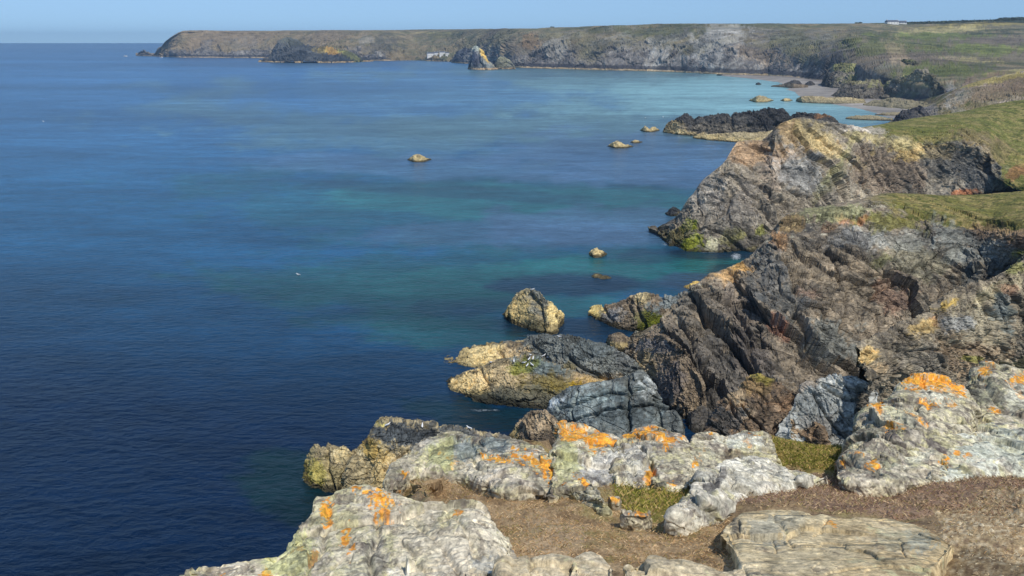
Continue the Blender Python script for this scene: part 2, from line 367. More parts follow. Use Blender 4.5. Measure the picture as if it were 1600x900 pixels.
# ------------------------------------------------------------------ sea
def build_sea():
    xs = np.linspace(-500, 2100, 560)
    ys = np.concatenate([[67.35, 67.6, 68, 68.6, 69.3], np.linspace(70, 130, 110), np.linspace(130.8, 1000, 380), [1100, 1300, 1700]])
    v = ys-450; Y = H*(F*cp - v*sp)/(v*cp+F*sp); k = Y/(F*cp-v*sp)
    X = (xs[None]-800)*k[:, None]; A = np.stack([X, np.repeat(Y[:, None], len(xs), 1), X*0], 2)
    A[:2, 0, 0] -= 40000; A[:2, -1, 0] += 40000
    P = A.reshape(-1, 3); px = np.repeat(xs[None], len(ys), 0).ravel(); py = np.repeat(ys[:, None], len(xs), 1).ravel()
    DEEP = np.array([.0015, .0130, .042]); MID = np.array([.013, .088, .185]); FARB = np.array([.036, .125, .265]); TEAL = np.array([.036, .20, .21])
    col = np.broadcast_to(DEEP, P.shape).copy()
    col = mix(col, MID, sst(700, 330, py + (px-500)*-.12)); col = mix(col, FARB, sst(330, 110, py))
    LT = np.array([.18, .34, .35]); PURP = np.array([.060, .118, .20]); REEF_SHADE = np.array([.008, .026, .05]); BT = np.array([.014, .125, .125])
    lx = px; it = []
    col = splat(col, lx, py, [
        (900, 170, 560, 70, 0, LT*.55, .6), (760, 330, 420, 60, 3, TEAL*.5, .5), (760, 430, 420, 50, -2, TEAL*.38, .6), (1000, 150, 340, 34, 0, LT, .75), (1130, 150, 190, 30, 0, LT*1.25, .85), (1230, 165, 130, 30, 0, LT*1.2, .8), (820, 120, 260, 12, 0, LT*.6, .6), (1290, 180, 90, 24, 0, LT*1.0, .8),
        (640, 150, 240, 30, 0, FARB*1.25, .6), (900, 200, 300, 22, 0, LT*.55, .6),
        (1000, 250, 190, 40, 2, PURP*1.3, .75), (700, 262, 330, 16, 2, PURP*1.3, .6), (860, 320, 330, 26, 2, TEAL*.75, .75), (640, 300, 150, 16, 2, TEAL*.5, .5), (700, 300, 200, 9, 3, REEF_SHADE*1.6, .5),  # thin dark streak paints swell shade; other dark patches are reef
        (960, 355, 190, 30, 0, PURP, .8), (780, 365, 200, 22, 0, PURP*.8, .6), (990, 420, 230, 17, -1, BT, .95), (780, 440, 210, 24, -4, TEAL*.75, .8), (1090, 412, 70, 16, 0, BT*1.3, .95), (620, 450, 200, 36, 0, TEAL*.42, .7),
        (880, 445, 95, 15, 0, REEF_SHADE*1.3, .9), (960, 440, 60, 12, 0, REEF_SHADE*1.3, .8), (1080, 440, 60, 14, 0, PURP*.7, .85), (1150, 425, 40, 12, 0, REEF_SHADE, .7), (900, 478, 90, 16, 0, TEAL*.6, .7),
        (700, 520, 110, 22, 0, TEAL*.38, .8), (640, 500, 170, 14, 0, TEAL*.3, .6), (880, 510, 130, 16, 0, REEF_SHADE, .8), (730, 480, 90, 12, 0, REEF_SHADE*1.1, .5),
        (740, 648, 110, 22, 5, TEAL*.12, .7), (450, 760, 70, 50, 20, TEAL*.13, .8), (1010, 400, 60, 12, 0, REEF_SHADE*1.2, .6), (1120, 395, 70, 10, 0, REEF_SHADE, .8), (1000, 500, 80, 20, 0, REEF_SHADE*1.2, .7)],
        77, 60., .35, 0.)
    # long streaks where cloud shadow and wind are painted into the tone
    q = np.stack([px/420, np.log(np.maximum(py-62, 2))*6.5, px*0], 1)
    f = fbm(q + fbm(q*1.7, 3, 5)[:, None]*.25, 5, 40, gain=.6); col *= (1+.32*f)[:, None]
    q = P/np.array([60., 22., 1.]); col *= (1+.10*fbm(q, 3, 44))[:, None]
    # foam
    foam = np.zeros(len(P))
    for cx, cy, rx, ry, st in [(1042, 381, 20, 7, 1), (1150, 401, 17, 11, 1.1), (478, 748, 14, 12, 1.0), (470, 768, 30, 12, .65), (714, 551, 14, 4, .9), (697, 598, 12, 5, .8), (935, 508, 12, 4, .9), (690, 566, 16, 4, .6), (1000, 523, 22, 6, .65), (1163, 126, 40, 2.0, .9), (1235, 159, 24, 2.6, .9), (1200, 140, 40, 2, .6), (1110, 394, 46, 3, .95), (760, 641, 70, 5, .95), (832, 524, 30, 5, .95), (706, 600, 12, 8, 1.0), (700, 568, 24, 4, .95), (1030, 366, 14, 6, .95), (1140, 213, 90, 1.6, .9), (655, 254, 18, 1.4, .9), (970, 232, 24, 1.4, .9), (960, 546, 20, 5, .95), (620, 720, 20, 10, .6), (700, 620, 14, 8, .5), (1180, 121, 60, 1.6, .9), (1345, 172, 14, 1.6, .7), (222, 88.6, 9, .6, .5), (240, 92, 30, .5, .4)]:
        foam = np.maximum(foam, st*np.exp(-((px-cx)/rx)**2-((py-cy)/ry)**2))
    aux = np.stack([foam, foam*0, foam*0], 1)
    m = bpy.data.materials.new('sea_water'); m.use_nodes = True; n = m.node_tree; L = n.links; b = n.nodes['Principled BSDF']
    b.inputs['IOR'].default_value = 1.33; b.inputs['Roughness'].default_value = .26; b.inputs['Specular IOR Level'].default_value = .30
    at = n.nodes.new('ShaderNodeAttribute'); at.attribute_name = 'Col'; ax = n.nodes.new('ShaderNodeAttribute'); ax.attribute_name = 'Aux'
    tc = n.nodes.new('ShaderNodeTexCoord')
    def wave(sc, stretch, det, rot, dis=0.):
        mp = n.nodes.new('ShaderNodeMapping'); mp.inputs['Scale'].default_value = (sc, sc*stretch, sc); mp.inputs['Rotation'].default_value = (0, 0, radians(rot))
        nn = n.nodes.new('ShaderNodeTexNoise'); nn.inputs['Scale'].default_value = 1; nn.inputs['Detail'].default_value = det; nn.inputs['Roughness'].default_value = .58; nn.inputs['Distortion'].default_value = dis
        L.new(tc.outputs['Object'], mp.inputs[0]); L.new(mp.outputs[0], nn.inputs['Vector']); return nn.outputs['Fac']
    w1 = wave(.5, 1.7, 5, 8, .3); w2 = wave(.05, 2.6, 4, -10, .2)
    ad = n.nodes.new('ShaderNodeMath'); ad.operation = 'MULTIPLY_ADD'; L.new(w2, ad.inputs[0]); ad.inputs[1].default_value = 1.0; L.new(w1, ad.inputs[2])
    bp = n.nodes.new('ShaderNodeBump'); bp.inputs['Strength'].default_value = 1.0; bp.inputs['Distance'].default_value = .48
    L.new(ad.outputs[0], bp.inputs['Height']); L.new(bp.outputs[0], b.inputs['Normal'])
    # foam colour
    wf = wave(1.6, 2.4, 6, 20, 2.0)
    su = n.nodes.new('ShaderNodeMath'); su.operation = 'MULTIPLY'; L.new(wf, su.inputs[0])
    sep = n.nodes.new('ShaderNodeSeparateColor'); L.new(ax.outputs['Color'], sep.inputs[0]); L.new(sep.outputs[0], su.inputs[1])
    mr = n.nodes.new('ShaderNodeMapRange'); mr.inputs[1].default_value = .47; mr.inputs[2].default_value = .58; L.new(su.outputs[0], mr.inputs[0])
    tone = None
    for sc_, st_, am in ((.9, 1.6, .14), (.22, 1.8, .2), (.05, 2.2, .22), (.012, 2.4, .18)):  # light and dark of the ripples painted into the water colour
        f_ = wave(sc_, st_, 4, 6, .3); r_ = n.nodes.new('ShaderNodeMapRange'); r_.inputs[1].default_value = .3; r_.inputs[2].default_value = .7; r_.inputs[3].default_value = 1-am; r_.inputs[4].default_value = 1+am; L.new(f_, r_.inputs[0])
        m_ = n.nodes.new('ShaderNodeMath'); m_.operation = 'MULTIPLY'; L.new(r_.outputs[0], m_.inputs[0])
        if tone is None: m_.inputs[1].default_value = 1.
        else: L.new(tone, m_.inputs[1])
        tone = m_.outputs[0]
    vt = n.nodes.new('ShaderNodeVectorMath'); vt.operation = 'SCALE'; L.new(at.outputs['Color'], vt.inputs[0]); L.new(tone, vt.inputs['Scale'])
    mx = n.nodes.new('ShaderNodeMix'); mx.data_type = 'RGBA'; L.new(mr.outputs[0], mx.inputs[0]); L.new(vt.outputs[0], mx.inputs[6]); mx.inputs[7].default_value = (.62, .66, .68, 1)
    L.new(mx.outputs[2], b.inputs['Base Color'])
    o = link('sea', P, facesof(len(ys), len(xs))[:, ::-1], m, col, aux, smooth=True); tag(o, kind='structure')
build_sea()

# ------------------------------------------------------------------ far coast (one long cliff line with its fields)
def sheet(name, rows, step, L, M, seed, pal, mat, colfn, amp=1., ampY=None, wk=.22, pre=None, creases=(), rough=1., fine=1., big=.5, strata=1., Ltone=None, splats=(), wsc=22., wamp=.5, sea=True, seaargs={}, hold=None, cap=1200, kind='structure'):
    A, rv, cu = resample(rows, step, cap, wk=wk)
    if pre is not None: A = pre(A)
    hd = None
    if hold is not None: hd = np.repeat(np.interp(rv, np.arange(len(hold)), hold)[:, None], len(cu), 1)
    if ampY: hd = hd*np.clip(A[..., 1]/ampY, .12, 1)**1.8
    Q, ids, crk, px, py, o = displace(A, L, M, seed, amp, creases, rough=rough, fine=fine, big=big, hold=hd, strata=strata, blur=(1 if name == 'ground' else 0))
    P = Q.reshape(-1, 3); N = vn(Q)
    col = rockcol(P, N, ids, crk, pal, Ltone or L*1.5, seed)
    if sea: col = sea_zone(col, P, seed+5, **seaargs)
    RV = np.repeat(rv[:, None], len(cu), 1).ravel(); CU = np.repeat(cu[None], len(rv), 0).ravel()
    ppx, ppy = px.ravel(), py.ravel()
    if colfn is not None: col = colfn(col, P, N, ppx, ppy, RV, CU)
    if splats: col = splat(col, ppx, ppy, splats, seed, wsc, wamp)
    o = link(name, P, facesof(*A.shape[:2]), mat, col)
    if kind: tag(o, kind=kind)
    return o, Q
def far_coast():
    # px, foot y, clifftop y, dY, slope y, dY, skyline y, dY
    c = [(212, 87.2, 87.0, 6, 86.9, 10, 86.6, 20), (238, 88, 87.2, 20, 87, 40, 86.5, 60), (250, 88.6, 82, 30, 78, 60, 75, 90), (264, 89.3, 78, 40, 66, 90, 60, 130), (286, 90, 74, 50, 58, 130, 48.6, 220), (340, 90.3, 74, 60, 60, 160, 48.2, 300),
         (430, 91, 76, 60, 62, 180, 47.8, 350), (520, 93.5, 78, 60, 62, 200, 47.2, 400), (600, 95, 80, 60, 64, 260, 46.8, 500), (655, 95, 89, 40, 70, 260, 46.2, 620), (705, 97, 90, 40, 72, 260, 45.6, 700),
         (760, 101, 78, 60, 60, 200, 45.4, 520), (805, 105.5, 74, 60, 58, 160, 45, 450), (860, 107.5, 72, 60, 56, 150, 44, 420), (920, 109, 66, 70, 52, 150, 42, 380), (1000, 111, 64, 70, 48, 140, 39.2, 330),
         (1060, 113, 66, 70, 48, 130, 38, 300), (1120, 116, 68, 80, 48, 160, 38, 320), (1200, 119, 74, 80, 50, 200, 38, 420), (1250, 124, 82, 80, 54, 260, 37.6, 560), (1305, 132, 92, 80, 56, 340, 37.2, 760),
         (1350, 148, 104, 80, 62, 420, 36.5, 1000), (1420, 168, 122, 60, 74, 480, 34.5, 1300), (1500, 185, 132, 60, 84, 420, 32.5, 1500), (1600, 200, 140, 60, 90, 420, 30, 1600), (1760, 200, 140, 60, 90, 420, 29, 1600)]
    rows = [[] for _ in range(8)]
    for px, fy, cy, cd, sy, sd, ky, kd in c:
        f0 = s(px, fy); Y = f0[1]
        ct = d(px, cy, Y+cd); sl = d(px, sy, Y+sd); sk = d(px, ky, Y+kd)
        rows[0].append(h(px, Y-2, -6)); rows[1].append(f0+np.array([0, 0, .5])); rows[2].append(f0*.5+ct*.5 + np.array([0, -cd*.12, 0])); rows[3].append(ct)
        rows[4].append(sl); rows[5].append(d(px, sy+(ky-sy)*.55, Y+sd+(kd-sd)*.5)); rows[6].append(sk)
        rows[7].append(h(px, Y+kd+900, max(1, sk[2]-30)))
    VEG = S(118, 112, 86); VEG2 = S(94, 96, 70); VEG3 = S(136, 122, 94); HEA = S(108, 98, 86)
    def colf(col, P, N, px, py, RV, CU):
        def _blk(sl):
            q = P[sl]; f = fbm(q/90., 5, 301, gain=.62); g = fbm(q/25., 4, 302); st = N[sl, 2]
            spur = fbm(np.stack([q[:, 0]/70, q[:, 1]/160, q[:, 2]*0], 1), 4, 305)
            veg = sst(2.0, 3.1, RV[sl]+f*.9+spur*1.3 + (st-.5)*.9)
            # rockier towards the middle of the bay
            rockier = np.exp(-((px[sl]-1180)/190)**2)*.8+np.exp(-((px[sl]-900)/100)**2)*.35
            veg = np.clip(veg-rockier*sst(-.2, .5, g+f*.6+.2)*sst(5.4, 4.2, RV[sl]), 0, 1)
            vc = mix(np.broadcast_to(VEG, q.shape), np.broadcast_to(VEG3, q.shape), sst(-.2, .5, f)*.8); vc = mix(vc, np.broadcast_to(VEG2, q.shape), sst(-.1, .4, g+.2*fbm(q/140, 3, 306)))
            vc = mix(vc, np.broadcast_to(HEA, q.shape), sst(.1, .5, fbm(q/200, 3, 307))*.6)
            lft = sst(800, 300, px[sl]); vc = mix(vc, np.broadcast_to(S(160, 136, 102), q.shape), lft*.5)
            col[sl] = mix(col[sl], vc, veg*.95)
        par(len(P), _blk)
        FLD = S(158, 148, 102); FL2 = S(118, 128, 66); FL3 = S(150, 138, 84); HDG = S(56, 66, 42)
        col = splat(col, px, py, [(1290, 100, 30, 18, -20, DGREY*.8, .7), (1480, 46, 58, 3.6, -1, FLD, .9), (1430, 50, 40, 2.5, -1, FLD, .6), (1560, 38, 60, 2.5, 0, FL3, .9), (1470, 41, 60, 1.2, 0, FL3, .8), (1480, 56, 90, 4, 0, FL2*.8, .8), (1560, 64, 70, 8, 0, HEA, .7), (1400, 70, 80, 12, -3, FL2*.7, .6),
            (1530, 78, 80, 7, 0, FL2*.8, .8), (1510, 92, 40, 4, 3, FLD, .8), (1590, 110, 60, 3, -6, FLD*.9, .8), (1440, 92, 50, 10, 0, HEA, .7), (1480, 108, 60, 10, 0, FL2*.65, .8), (1555, 52, 50, 1.3, 0, HDG, .8), (1580, 46, 60, 1.0, 0, HDG, .7),
            (1540, 33.5, 90, 1.3, 0, HDG, 1), (1440, 36, 60, .8, 0, HDG, .9), (1420, 66, 60, 1, 8, HDG, .6), (1490, 74, 70, 1, 6, HDG, .6), (1400, 80, 20, 12, 60, S(170, 150, 120), .45), (1380, 58, 16, 8, 0, HDG, .5), (1560, 130, 50, 14, 0, S(120, 100, 86), .7), (1490, 150, 20, 14, 20, S(160, 156, 148), .45),
            (830, 66, 14, 8, 20, S(150, 118, 80), .4), (935, 51, 16, 3.5, 0, DKG, .6), (1030, 48, 60, 4, 0, DKG*1.3, .5), (660, 51, 50, 1.5, 0, FLD, .6), (690, 55, 22, 6, 0, DKG*1.2, .5), (570, 64, 14, 5, 0, GREY*1.2, .5), (600, 70, 20, 12, 0, DGREY, .5),
            (385, 66, 30, 8, 0, GREY, .35), (1120, 70, 40, 26, -30, S(170, 168, 160), .5), (1030, 82, 18, 22, 0, S(165, 162, 152), .45), (870, 76, 18, 14, 0, S(165, 162, 150), .45), (1240, 64, 40, 20, 35, VEG2, .6), (1190, 88, 40, 10, 10, S(150, 132, 108), .5)], 91, 9., .55)
        return col
    o, Q = sheet('far_cliffs', rows, 1.15, 42., frame(60, 0, (1.4, 1.0, .8)), 11, [DGREY*.9, S(104, 100, 96), S(128, 122, 114), S(160, 156, 146)], M_far, colf, amp=.5, big=.9, rough=1.0, fine=1.0,
                 seaargs=dict(tan=S(196, 172, 132), z1=2.2, z2=8., dark=S(52, 52, 58), L=12., ds=.75), hold=[0, .35, 1, .95, .6, .35, .03, 0], cap=1700, strata=.6, ampY=2300.)
    return Q
far_coast()
VEGA = S(118, 112, 72)

# beach at the head of the bay
def beach():
    pts_top = [(1120, 116), (1180, 117.5), (1240, 120), (1292, 127), (1330, 140), (1380, 156), (1440, 170)]
    pts_bot = [(1120, 118), (1172, 124), (1212, 131), (1226, 146), (1248, 158), (1330, 172), (1400, 192)]
    rows = []
    for t in (0, .33, .66, 1):
        r = []
        for a, b in zip(pts_top, pts_bot):
            r.append(s(a[0]+(b[0]-a[0])*t, a[1]+(b[1]-a[1])*t, 1.9-2.3*t))
        rows.append(r)
    def cf(col, P, N, px, py, RV, CU):
        f = fbm(P/30, 4, 400)[:, None]; c = np.broadcast_to(S(150, 144, 136), col.shape)*(1+.18*f)
        return mix(c, np.broadcast_to(S(120, 112, 106), c.shape), sst(2.2, 3, RV))
    sheet('beach', rows[::-1], 1.2, 20., frame(), 31, [GREY, PALE], M_far, cf, amp=.01, sea=False)
beach()

# ------------------------------------------------------------------ grassy headland behind the first cove (cliff, brink, turf)
def headland_far():
    # px foot, y foot | px top, y top, Y top | crest px,y,Y
    c = [((1020, 362), (1024, 360, 235), (1024, 359, 240)), ((1046, 384), (1056, 340, 226), (1060, 338, 236)), ((1075, 392), (1092, 290, 230), (1096, 286, 238)), ((1105, 393), (1128, 262, 234), (1131, 258, 240)),
         ((1150, 393), (1150, 234, 238), (1152, 226, 246)), ((1185, 392), (1188, 232, 242), (1190, 221, 250)), ((1215, 388), (1212, 206, 240), (1218, 198, 250)), ((1250, 380), (1245, 192, 246), (1248, 189, 254)),
         ((1290, 370), (1292, 198, 256), (1295, 196, 268)), ((1345, 352), (1345, 207, 265), (1345, 200, 300)), ((1400, 336), (1400, 213, 274), (1398, 190, 350)), ((1450, 322), (1452, 214, 282), (1450, 181, 385)),
         ((1495, 312), (1500, 211, 292), (1500, 175, 400)), ((1530, 306), (1545, 228, 298), (1548, 164, 410)), ((1560, 300), (1562, 272, 290), (1600, 156, 420)), ((1600, 296), (1602, 292, 286), (1680, 150, 430)), ((1700, 290), (1720, 286, 290), (1780, 148, 440))]
    rows = [[] for _ in range(8)]
    for (fx, fy), (tx, ty, tY), (kx, ky, kY) in c:
        f0 = s(fx, fy); t0 = d(tx, ty, tY); k0 = d(kx, ky, kY)
        rows[0].append(f0+np.array([0, -1.5, -4])); rows[1].append(f0)
        rows[2].append(f0*.66+t0*.34+np.array([-1.0, -1.2, 0])); rows[3].append(f0*.3+t0*.7+np.array([-.6, -1.0, 0])); rows[4].append(t0)
        rows[5].append(t0*.5+k0*.5 + np.array([0, 0, .3])); rows[6].append(k0)
        rows[7].append(k0+np.array([4, max(30, (kY-tY)*.4), -k0[2]-4 if tx < 1330 else -14]))
    cr_ = [([(1203, 222), (1206, 262), (1228, 288), (1262, 300), (1300, 322)], 3.5, 2.6), ([(1242, 196), (1272, 232), (1302, 262), (1318, 290)], 3, (1.0, 1.2)), ([(1268, 200), (1320, 246), (1345, 262)], 2.5, (.8, .8)),
           ([(1150, 262), (1178, 292), (1206, 300), (1222, 340)], 3, 1.5), ([(1190, 300), (1240, 320), (1262, 352)], 4, 1.8), ([(1186, 318), (1206, 345), (1216, 360)], 4, 1.6), ([(1355, 236), (1382, 262), (1400, 282)], 3, 1.1),
           ([(1112, 350), (1132, 330), (1140, 300)], 4, 1.3), ([(1285, 320), (1305, 335), (1320, 352)], 4, 2.2), ([(1090, 300), (1104, 330), (1098, 360)], 5, 1.4), ([(1160, 350), (1172, 372), (1190, 388)], 5, 1.4), ([(1440, 216), (1490, 240), (1548, 262)], 12, 2.0)]
    def cf(col, P, N, px, py, RV, CU):
        f = fbm(P/6., 5, 500, gain=.6); g = fbm(P/1.6, 4, 501)
        edge = sst(3.75, 4.15, RV+f*.42)*sst(1325, 1375, px+f*28)
        slope = sst(1545, 1575, px+f*16)*sst(1.6, 3.2, RV+f*.6)
        m = np.maximum(edge, slope)
        gc = mix(np.broadcast_to(S(110, 112, 56), P.shape), np.broadcast_to(S(138, 128, 78), P.shape), sst(-.3, .4, f)); gc = mix(gc, np.broadcast_to(S(86, 90, 42), P.shape), sst(0, .5, g))
        gc *= (1+.35*fbm(P/.5, 4, 502, gain=.7))[:, None]
        return mix(col, gc, m)
    sp = [(1200, 234, 60, 14, 0, S(170, 140, 104), .6), (1240, 202, 50, 14, 25, S(186, 154, 104), .6), (1165, 240, 26, 14, 0, S(172, 142, 110), .5), (1210, 255, 26, 30, 0, S(160, 140, 120), .5), (1290, 225, 60, 14, 38, S(176, 158, 112), .6),
          (1255, 265, 40, 26, 30, S(150, 150, 146), .6), (1320, 238, 50, 5, 118, S(150, 148, 92), .35), (1300, 285, 8, 34, 35, S(140, 138, 86), .25), (1390, 262, 60, 34, 20, S(116, 98, 80), .6), (1450, 235, 60, 12, 0, S(176, 150, 92), .65), (1490, 250, 46, 26, 10, S(64, 66, 66), .6), (1530, 275, 26, 26, 0, S(74, 78, 80), .6),  # darkest patches paint the shaded recess at the cove's right end
          (1380, 222, 60, 8, 4, S(166, 152, 108), .7), (1350, 204, 36, 5, 0, S(196, 186, 172), .7), (1530, 215, 40, 9, 15, S(134, 116, 84), .6), (1560, 235, 20, 20, 50, S(130, 112, 80), .5), (1510, 300, 18, 6, 0, ORANGE2, .7), (1590, 268, 18, 8, -20, S(160, 108, 76), .6),
          (1075, 352, 12, 12, 0, MOSS*1.3, .85), (1082, 378, 20, 12, 10, MOSS*1.1, .85), (1056, 366, 22, 14, 0, S(84, 78, 44), .8), (1140, 372, 20, 10, 0, S(128, 124, 60), .6), (1112, 385, 8, 14, 0, S(200, 194, 160), .6), (1185, 366, 10, 8, 0, MOSS, .6), (1100, 300, 26, 34, 0, S(150, 146, 138), .45), (1150, 320, 30, 30, 0, S(128, 122, 116), .4), (1130, 350, 50, 24, 0, S(138, 132, 120), .45)]
    return sheet('grassy_headland', rows, 1.1, 11., frame(44, 18, (2.0, 1.4, .7)), 47, [S(70, 68, 64), S(112, 106, 95), S(148, 137, 119), S(184, 171, 147)], M_mid, cf, amp=.40, big=.6, rough=1.0, fine=1.3, strata=1., creases=cr_, splats=sp, wsc=16,
                 hold=[.2, .7, 1, 1, .55, .12, .1, 0], seaargs=dict(tan=S(128, 118, 84), z1=.5, z2=1.0, dark=S(70, 66, 60), L=3., ds=.5))
headland_far()

# ------------------------------------------------------------------ the big cliff of the middle distance
def headland_near():
    c = [((984, 600), (990, 535, 134), (992, 533, 138)), ((1000, 640), (1032, 508, 136), (1036, 506, 141)), ((1022, 680), (1060, 478, 140), (1063, 476, 146)), ((1052, 700), (1092, 446, 145), (1096, 444, 151)), ((1090, 712), (1122, 428, 149), (1126, 426, 157)),
         ((1130, 716), (1152, 424, 151), (1154, 421, 158)), ((1165, 716), (1184, 390, 156), (1190, 384, 163)), ((1200, 712), (1214, 352, 160), (1220, 347, 170)), ((1235, 700), (1240, 336, 164), (1246, 333, 174)), ((1270, 680), (1292, 334, 166), (1296, 326, 176)),
         ((1300, 650), (1340, 326, 167), (1345, 314, 180)), ((1335, 620), (1380, 326, 168), (1386, 304, 190)), ((1368, 600), (1425, 338, 167), (1430, 304, 192)), ((1400, 585), (1470, 344, 166), (1475, 306, 194)), ((1440, 560), (1520, 348, 166), (1520, 305, 196)),
         ((1470, 545), (1546, 360, 160), (1560, 302, 198)), ((1510, 520), (1572, 362, 152), (1610, 297, 200)), ((1580, 500), (1640, 372, 140), (1690, 294, 200)), ((1700, 490), (1760, 380, 136), (1780, 292, 200))]
    rows = [[] for _ in range(8)]
    n = len(c)
    for i, ((fx, fy), (tx, ty, tY), (kx, ky, kY)) in enumerate(c):
        f0 = s(fx, fy); t0 = d(tx, ty, tY); k0 = d(kx, ky, kY)
        rows[0].append(f0+np.array([0, -1, -4])); rows[1].append(f0)
        hol = 2.0*math.exp(-((fx-1365)/60.)**2)      # hollow under the overhang
        rows[2].append(f0*.68+t0*.32+np.array([0, hol*1.2, 0])); rows[3].append(f0*.34+t0*.66+np.array([-.5, -1.6+hol*.2, 0])); rows[4].append(t0)
        rows[5].append(t0*.5+k0*.5+np.array([0, 0, .25])); rows[6].append(k0)
        rows[7].append(k0+np.array([5, 18, -(k0[2]+4 if i < 10 else 12)]))
    cr_ = [([(1088, 470), (1112, 506), (1150, 545), (1195, 592), (1232, 634)], 5, (1.4, 1.5)), ([(1385, 418), (1402, 434), (1424, 444), (1432, 470), (1446, 492)], 3.5, (1.2, 1.5)), ([(1446, 492), (1420, 512), (1380, 540), (1340, 556)], 5, 1.4),
           ([(1252, 500), (1262, 540), (1300, 566), (1345, 582)], 5, (.9, 1.8)), ([(1150, 440), (1180, 472), (1206, 505), (1262, 545), (1310, 590)], 5, (1.1, 1.0)), ([(1240, 380), (1290, 420), (1350, 440), (1388, 436)], 3.5, (.6, .5)), ([(1040, 520), (1075, 560), (1130, 610), (1170, 660)], 5, (1.0, 1.2)), ([(1362, 392), (1385, 418)], 3, 1.4), ([(1358, 468), (1400, 440)], 2.4, .8),
           ([(1535, 385), (1515, 425), (1490, 452), (1478, 480)], 6, (.6, 2.4)), ([(1220, 395), (1240, 430), (1250, 470), (1240, 500)], 4, 1.1), ([(1130, 450), (1160, 500), (1175, 560), (1210, 640)], 4, 1.3), ([(1060, 500), (1085, 560), (1120, 640)], 6, 1.6), ([(1040, 560), (1060, 610), (1070, 660)], 6, 1.5),
           ([(1280, 370), (1310, 420), (1330, 470), (1322, 520)], 3.5, 1.0), ([(1330, 350), (1366, 392)], 3, .9), ([(1450, 400), (1466, 440), (1464, 480)], 3, .8), ([(1200, 410), (1180, 440), (1150, 470)], 4, 1.2), ([(1262, 440), (1300, 452), (1340, 440)], 2.6, .7), ([(1010, 545), (1030, 590), (1040, 640)], 5, 1.5)]
    def cf(col, P, N, px, py, RV, CU):
        f = fbm(P/4.5, 5, 510, gain=.62); g = fbm(P/1.1, 4, 511)
        m = sst(4.0, 4.25, RV+f*.4)*sst(1340, 1400, px+f*26)
        gc = mix(np.broadcast_to(S(116, 112, 58), P.shape), np.broadcast_to(S(142, 128, 80), P.shape), sst(-.3, .4, f)); gc = mix(gc, np.broadcast_to(S(88, 90, 44), P.shape), sst(0, .5, g))
        gc *= (1+.35*fbm(P/.35, 4, 512, gain=.7))[:, None]
        col = mix(col, gc, m)
        # stones and lichen scattered on the brink
        st = sst(.42, .6, fbm(P/.9, 3, 515))*sst(3.2, 3.9, RV)*sst(5.2, 4.6, RV)*(px < 1400)
        col = mix(col, np.broadcast_to(S(190, 184, 160), P.shape), st*.7)
        return col
    sp = [(1232, 344, 18, 9, 0, S(170, 142, 92), .55), (1215, 370, 14, 14, 0, S(186, 140, 90), .7), (1130, 434, 24, 8, 0, S(172, 138, 90), .7), (1158, 424, 16, 8, 0, S(205, 160, 90), .75), (1326, 342, 16, 4, 10, S(166, 114, 74), .6), (1352, 340, 9, 3, 0, S(176, 122, 66), .6), (1300, 350, 12, 6, 0, S(150, 116, 86), .5), (1310, 334, 60, 10, 0, S(130, 132, 90), .6),
          (1386, 345, 50, 9, 4, S(112, 108, 50), .75), (1210, 512, 16, 10, 40, S(170, 122, 96), .6), (1222, 524, 12, 6, 40, S(170, 118, 90), .5), (1265, 455, 14, 14, 60, S(156, 122, 102), .5), (1280, 480, 50, 30, 0, S(128, 116, 98), .4), (1320, 420, 70, 30, 20, S(138, 124, 102), .4), (1250, 400, 50, 26, 30, S(132, 120, 100), .4),
          (1430, 400, 50, 30, 0, S(128, 126, 104), .5), (1340, 370, 46, 16, 0, S(140, 142, 140), .5), (1410, 372, 50, 14, 0, S(140, 142, 134), .5), (1490, 370, 30, 20, 40, S(146, 150, 142), .55), (1520, 410, 16, 40, 20, S(100, 106, 104), .5), (1200, 430, 26, 40, 20, S(84, 90, 92), .6), (1230, 470, 30, 20, 0, S(80, 88, 90), .55),  # broad patches also paint the brightness of sunlit slabs and shade
          (1300, 530, 60, 30, 10, S(84, 94, 94), .6), (1400, 460, 26, 20, 30, S(150, 112, 90), .4), (1120, 590, 70, 50, 0, S(98, 95, 90), .5), (1150, 480, 36, 30, 50, S(110, 102, 96), .4), (1100, 640, 50, 40, 0, S(78, 75, 70), .5), (1180, 560, 30, 26, 45, S(116, 106, 98), .5), (1380, 405, 20, 10, 0, S(126, 126, 66), .4),
          (1576, 345, 50, 8, 0, S(96, 92, 46), .7), (1560, 358, 40, 12, 10, S(146, 120, 92), .65), (1590, 380, 20, 12, 0, S(140, 112, 84), .6), (1584, 396, 12, 8, 0, MOSS*.9, .8), (1060, 470, 20, 30, 0, S(108, 104, 94), .4), (1556, 400, 26, 30, 0, S(96, 108, 108), .5), (1010, 570, 16, 40, 0, S(104, 96, 76), .5)]
    return sheet('big_headland', rows, 1.05, 10., frame(42, 15, (2.0, 1.4, .65)), 77, [S(60, 59, 57), S(98, 92, 82), S(134, 122, 104), S(172, 156, 132)], M_mid, cf, amp=.42, big=.6, rough=.95, fine=1.3, strata=1., creases=cr_, splats=sp, wsc=18,
                 hold=[.3, .8, 1, 1, .55, .14, .1, 0], seaargs=dict(tan=S(96, 90, 76), z1=.8, z2=1.5, dark=S(58, 58, 60), L=2.5, ds=.5))
headland_near()

